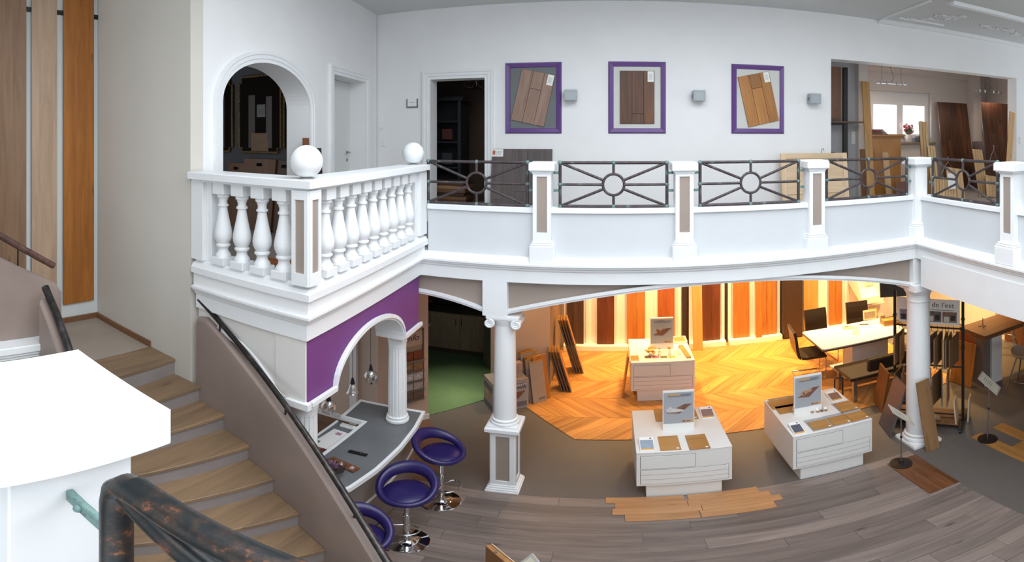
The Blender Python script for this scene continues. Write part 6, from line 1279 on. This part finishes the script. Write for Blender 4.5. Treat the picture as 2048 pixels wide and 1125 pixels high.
# metal shelf with board at the left of the room
t = thing('steel_shelf', 'dark steel post shelf at the left of the wide opening', 'shelf', (4.0, 8.0, 3.0)); x0, _ = on_y(1690, 200, 8.0); x1 = on_y(1660, 240, 8.0)[0]; t.location = (x0, 8.0, 3.0)
part(t, 'post', B().box(-.045, .045, -.03, .03, 0, 2.55), BLACKM, .003); sz_ = on_y(1690, 243, 8.0)[1]-3.0
part(t, 'board', B().box(x1-x0-.3, .33, -.12, .28, sz_-.03, sz_), wood('shelf_brown', '5E4A3C', '77604E', 'x', .5, 8, 0), .003)
part(t, 'arm', B().box(x1-x0-.3, -.045, -.02, .02, sz_-.07, sz_-.03), BLACKM)
for k in range(4): solo('sample_sheet', ['lowest sheet of the small pile on the steel shelf', 'second sheet of the small pile on the steel shelf', 'third sheet of the small pile on the steel shelf', 'top sheet of the small pile on the steel shelf'][k], 'sample', B().box(-.16+.01*k, .20-.02*k, -.1, .1, 0, .014), paint('sheet_brown%d' % k, ('6A5344', '4F3D33', '7B6250', '5A4638')[k], .5, .1), .001, loc=(x0-.32, 8.06, 3.0+sz_+.001+.015*k), group='sheets on the steel shelf')
xb0, zt = on_y(1660, 120, 8.1); xb1, zb_ = on_y(1687, 232, 8.1); solo('leaning_board', 'pinkish brown board standing on the steel shelf', 'wood board', B().box(-(xb1-xb0)/2, (xb1-xb0)/2, -.01, .01, 0, zt-zb_), wood('pinkish_oak', '8A6450', 'A47C64', 'z', .5, 8, 0, .2), .002, loc=((xb0+xb1)/2, 8.20, 3.0+sz_+.001))
solo('grey_case', 'grey box standing low beside the steel post', 'box', B().box(-.12, .12, -.12, .12, 0, .98), paint('case_grey', '6A6562', .5), .004, loc=(on_y(1663, 280, 7.7)[0], 7.9, 3.002))
t = thing('socket_strip', 'white wall socket strip right of the steel post', 'socket', (on_y(1707, 275, 8.34)[0], 8.35, on_y(1707, 288, 8.34)[1])); part(t, 'plate', B().box(-.04, .04, -.012, 0, 0, .24), PAPER, .003)
for k in range(3): part(t, 'insert', B().cyl((0, -.016, .04+.08*k), (0, -.011, .04+.08*k), .026, n=14), LAMIN)
t = thing('socket_strip', 'white double socket on the wall at the right picture edge', 'socket', (7.50, 6.70, 4.10)); part(t, 'plate', B().box(-.04, .04, -.012, 0, 0, .16), PAPER, .003)
for k in range(2): part(t, 'insert', B().cyl((0, -.016, .04+.08*k), (0, -.011, .04+.08*k), .026, n=14), LAMIN)
t = thing('small_chest', 'small dark chest between the two walnut boards', 'chest', (8.15, 8.35, 3.0)); part(t, 'body', B().box(-.25, .2, -.25, .25, 0, 1.15), wood('chest_dark', '3A241A', '4F3324', 'x', .5, 8, 0), .004)
for k in range(3): part(t, 'drawer', B().box(-.24, .19, -.262, -.25, .08+.35*k, .40+.35*k), MATS['chest_dark'], .002)
t = thing('small_picture', 'little framed picture standing on the dark chest', 'picture', (8.08, 8.30, 4.152), (R(-10), 0, 0)); part(t, 'frame', B().box(-.10, .10, -.012, .012, 0, .28), BLACKM, .003); part(t, 'mat', B().box(-.08, .08, -.014, -.012, .02, .26), PAPER); part(t, 'image', B().box(-.045, .045, -.0155, -.0142, .07, .20), paint('tiny_image', '5A5048', .6, .4, 40))
# stucco ornaments
def stucco(label, pts, seed):
    o = Vector(pts[0]); t = thing('stucco_ornament', label, 'ornament', o, group='ceiling stucco'); rs = random.Random(seed)
    for p in pts:
        for k in range(5):
            cx, cy = p[0]-o.x+rs.uniform(-.12, .12), p[1]-o.y+rs.uniform(-.09, .09); r_ = rs.uniform(.03, .07); a0 = rs.uniform(0, 6.28); sg_ = rs.choice((-1, 1))
            q = [(cx+r_*(1-.06*i)*math.cos(a0+sg_*i*.55), cy+r_*(1-.06*i)*math.sin(a0+sg_*i*.55), -.008) for i in range(11)]
            part(t, 'scroll', B().tube(q, [.011*(1-.05*i) for i in range(11)], 6), WHITE, smooth=50)
        part(t, 'leaf', B().ball((p[0]-o.x, p[1]-o.y, -.006), .045, 10, sx=1.6, sz=.35), WHITE, smooth=60)
stucco('white stucco scrolls in the corner of the ceiling field', [(4.55, 6.35, ZC), (4.75, 6.15, ZC), (4.95, 5.95, ZC), (5.05, 5.7, ZC), (4.8, 5.85, ZC)], 5)
stucco('long white stucco garland on the right of the ceiling field', [(5.75+.22*i, 5.95+.05*math.sin(i*2), ZC) for i in range(7)], 9)
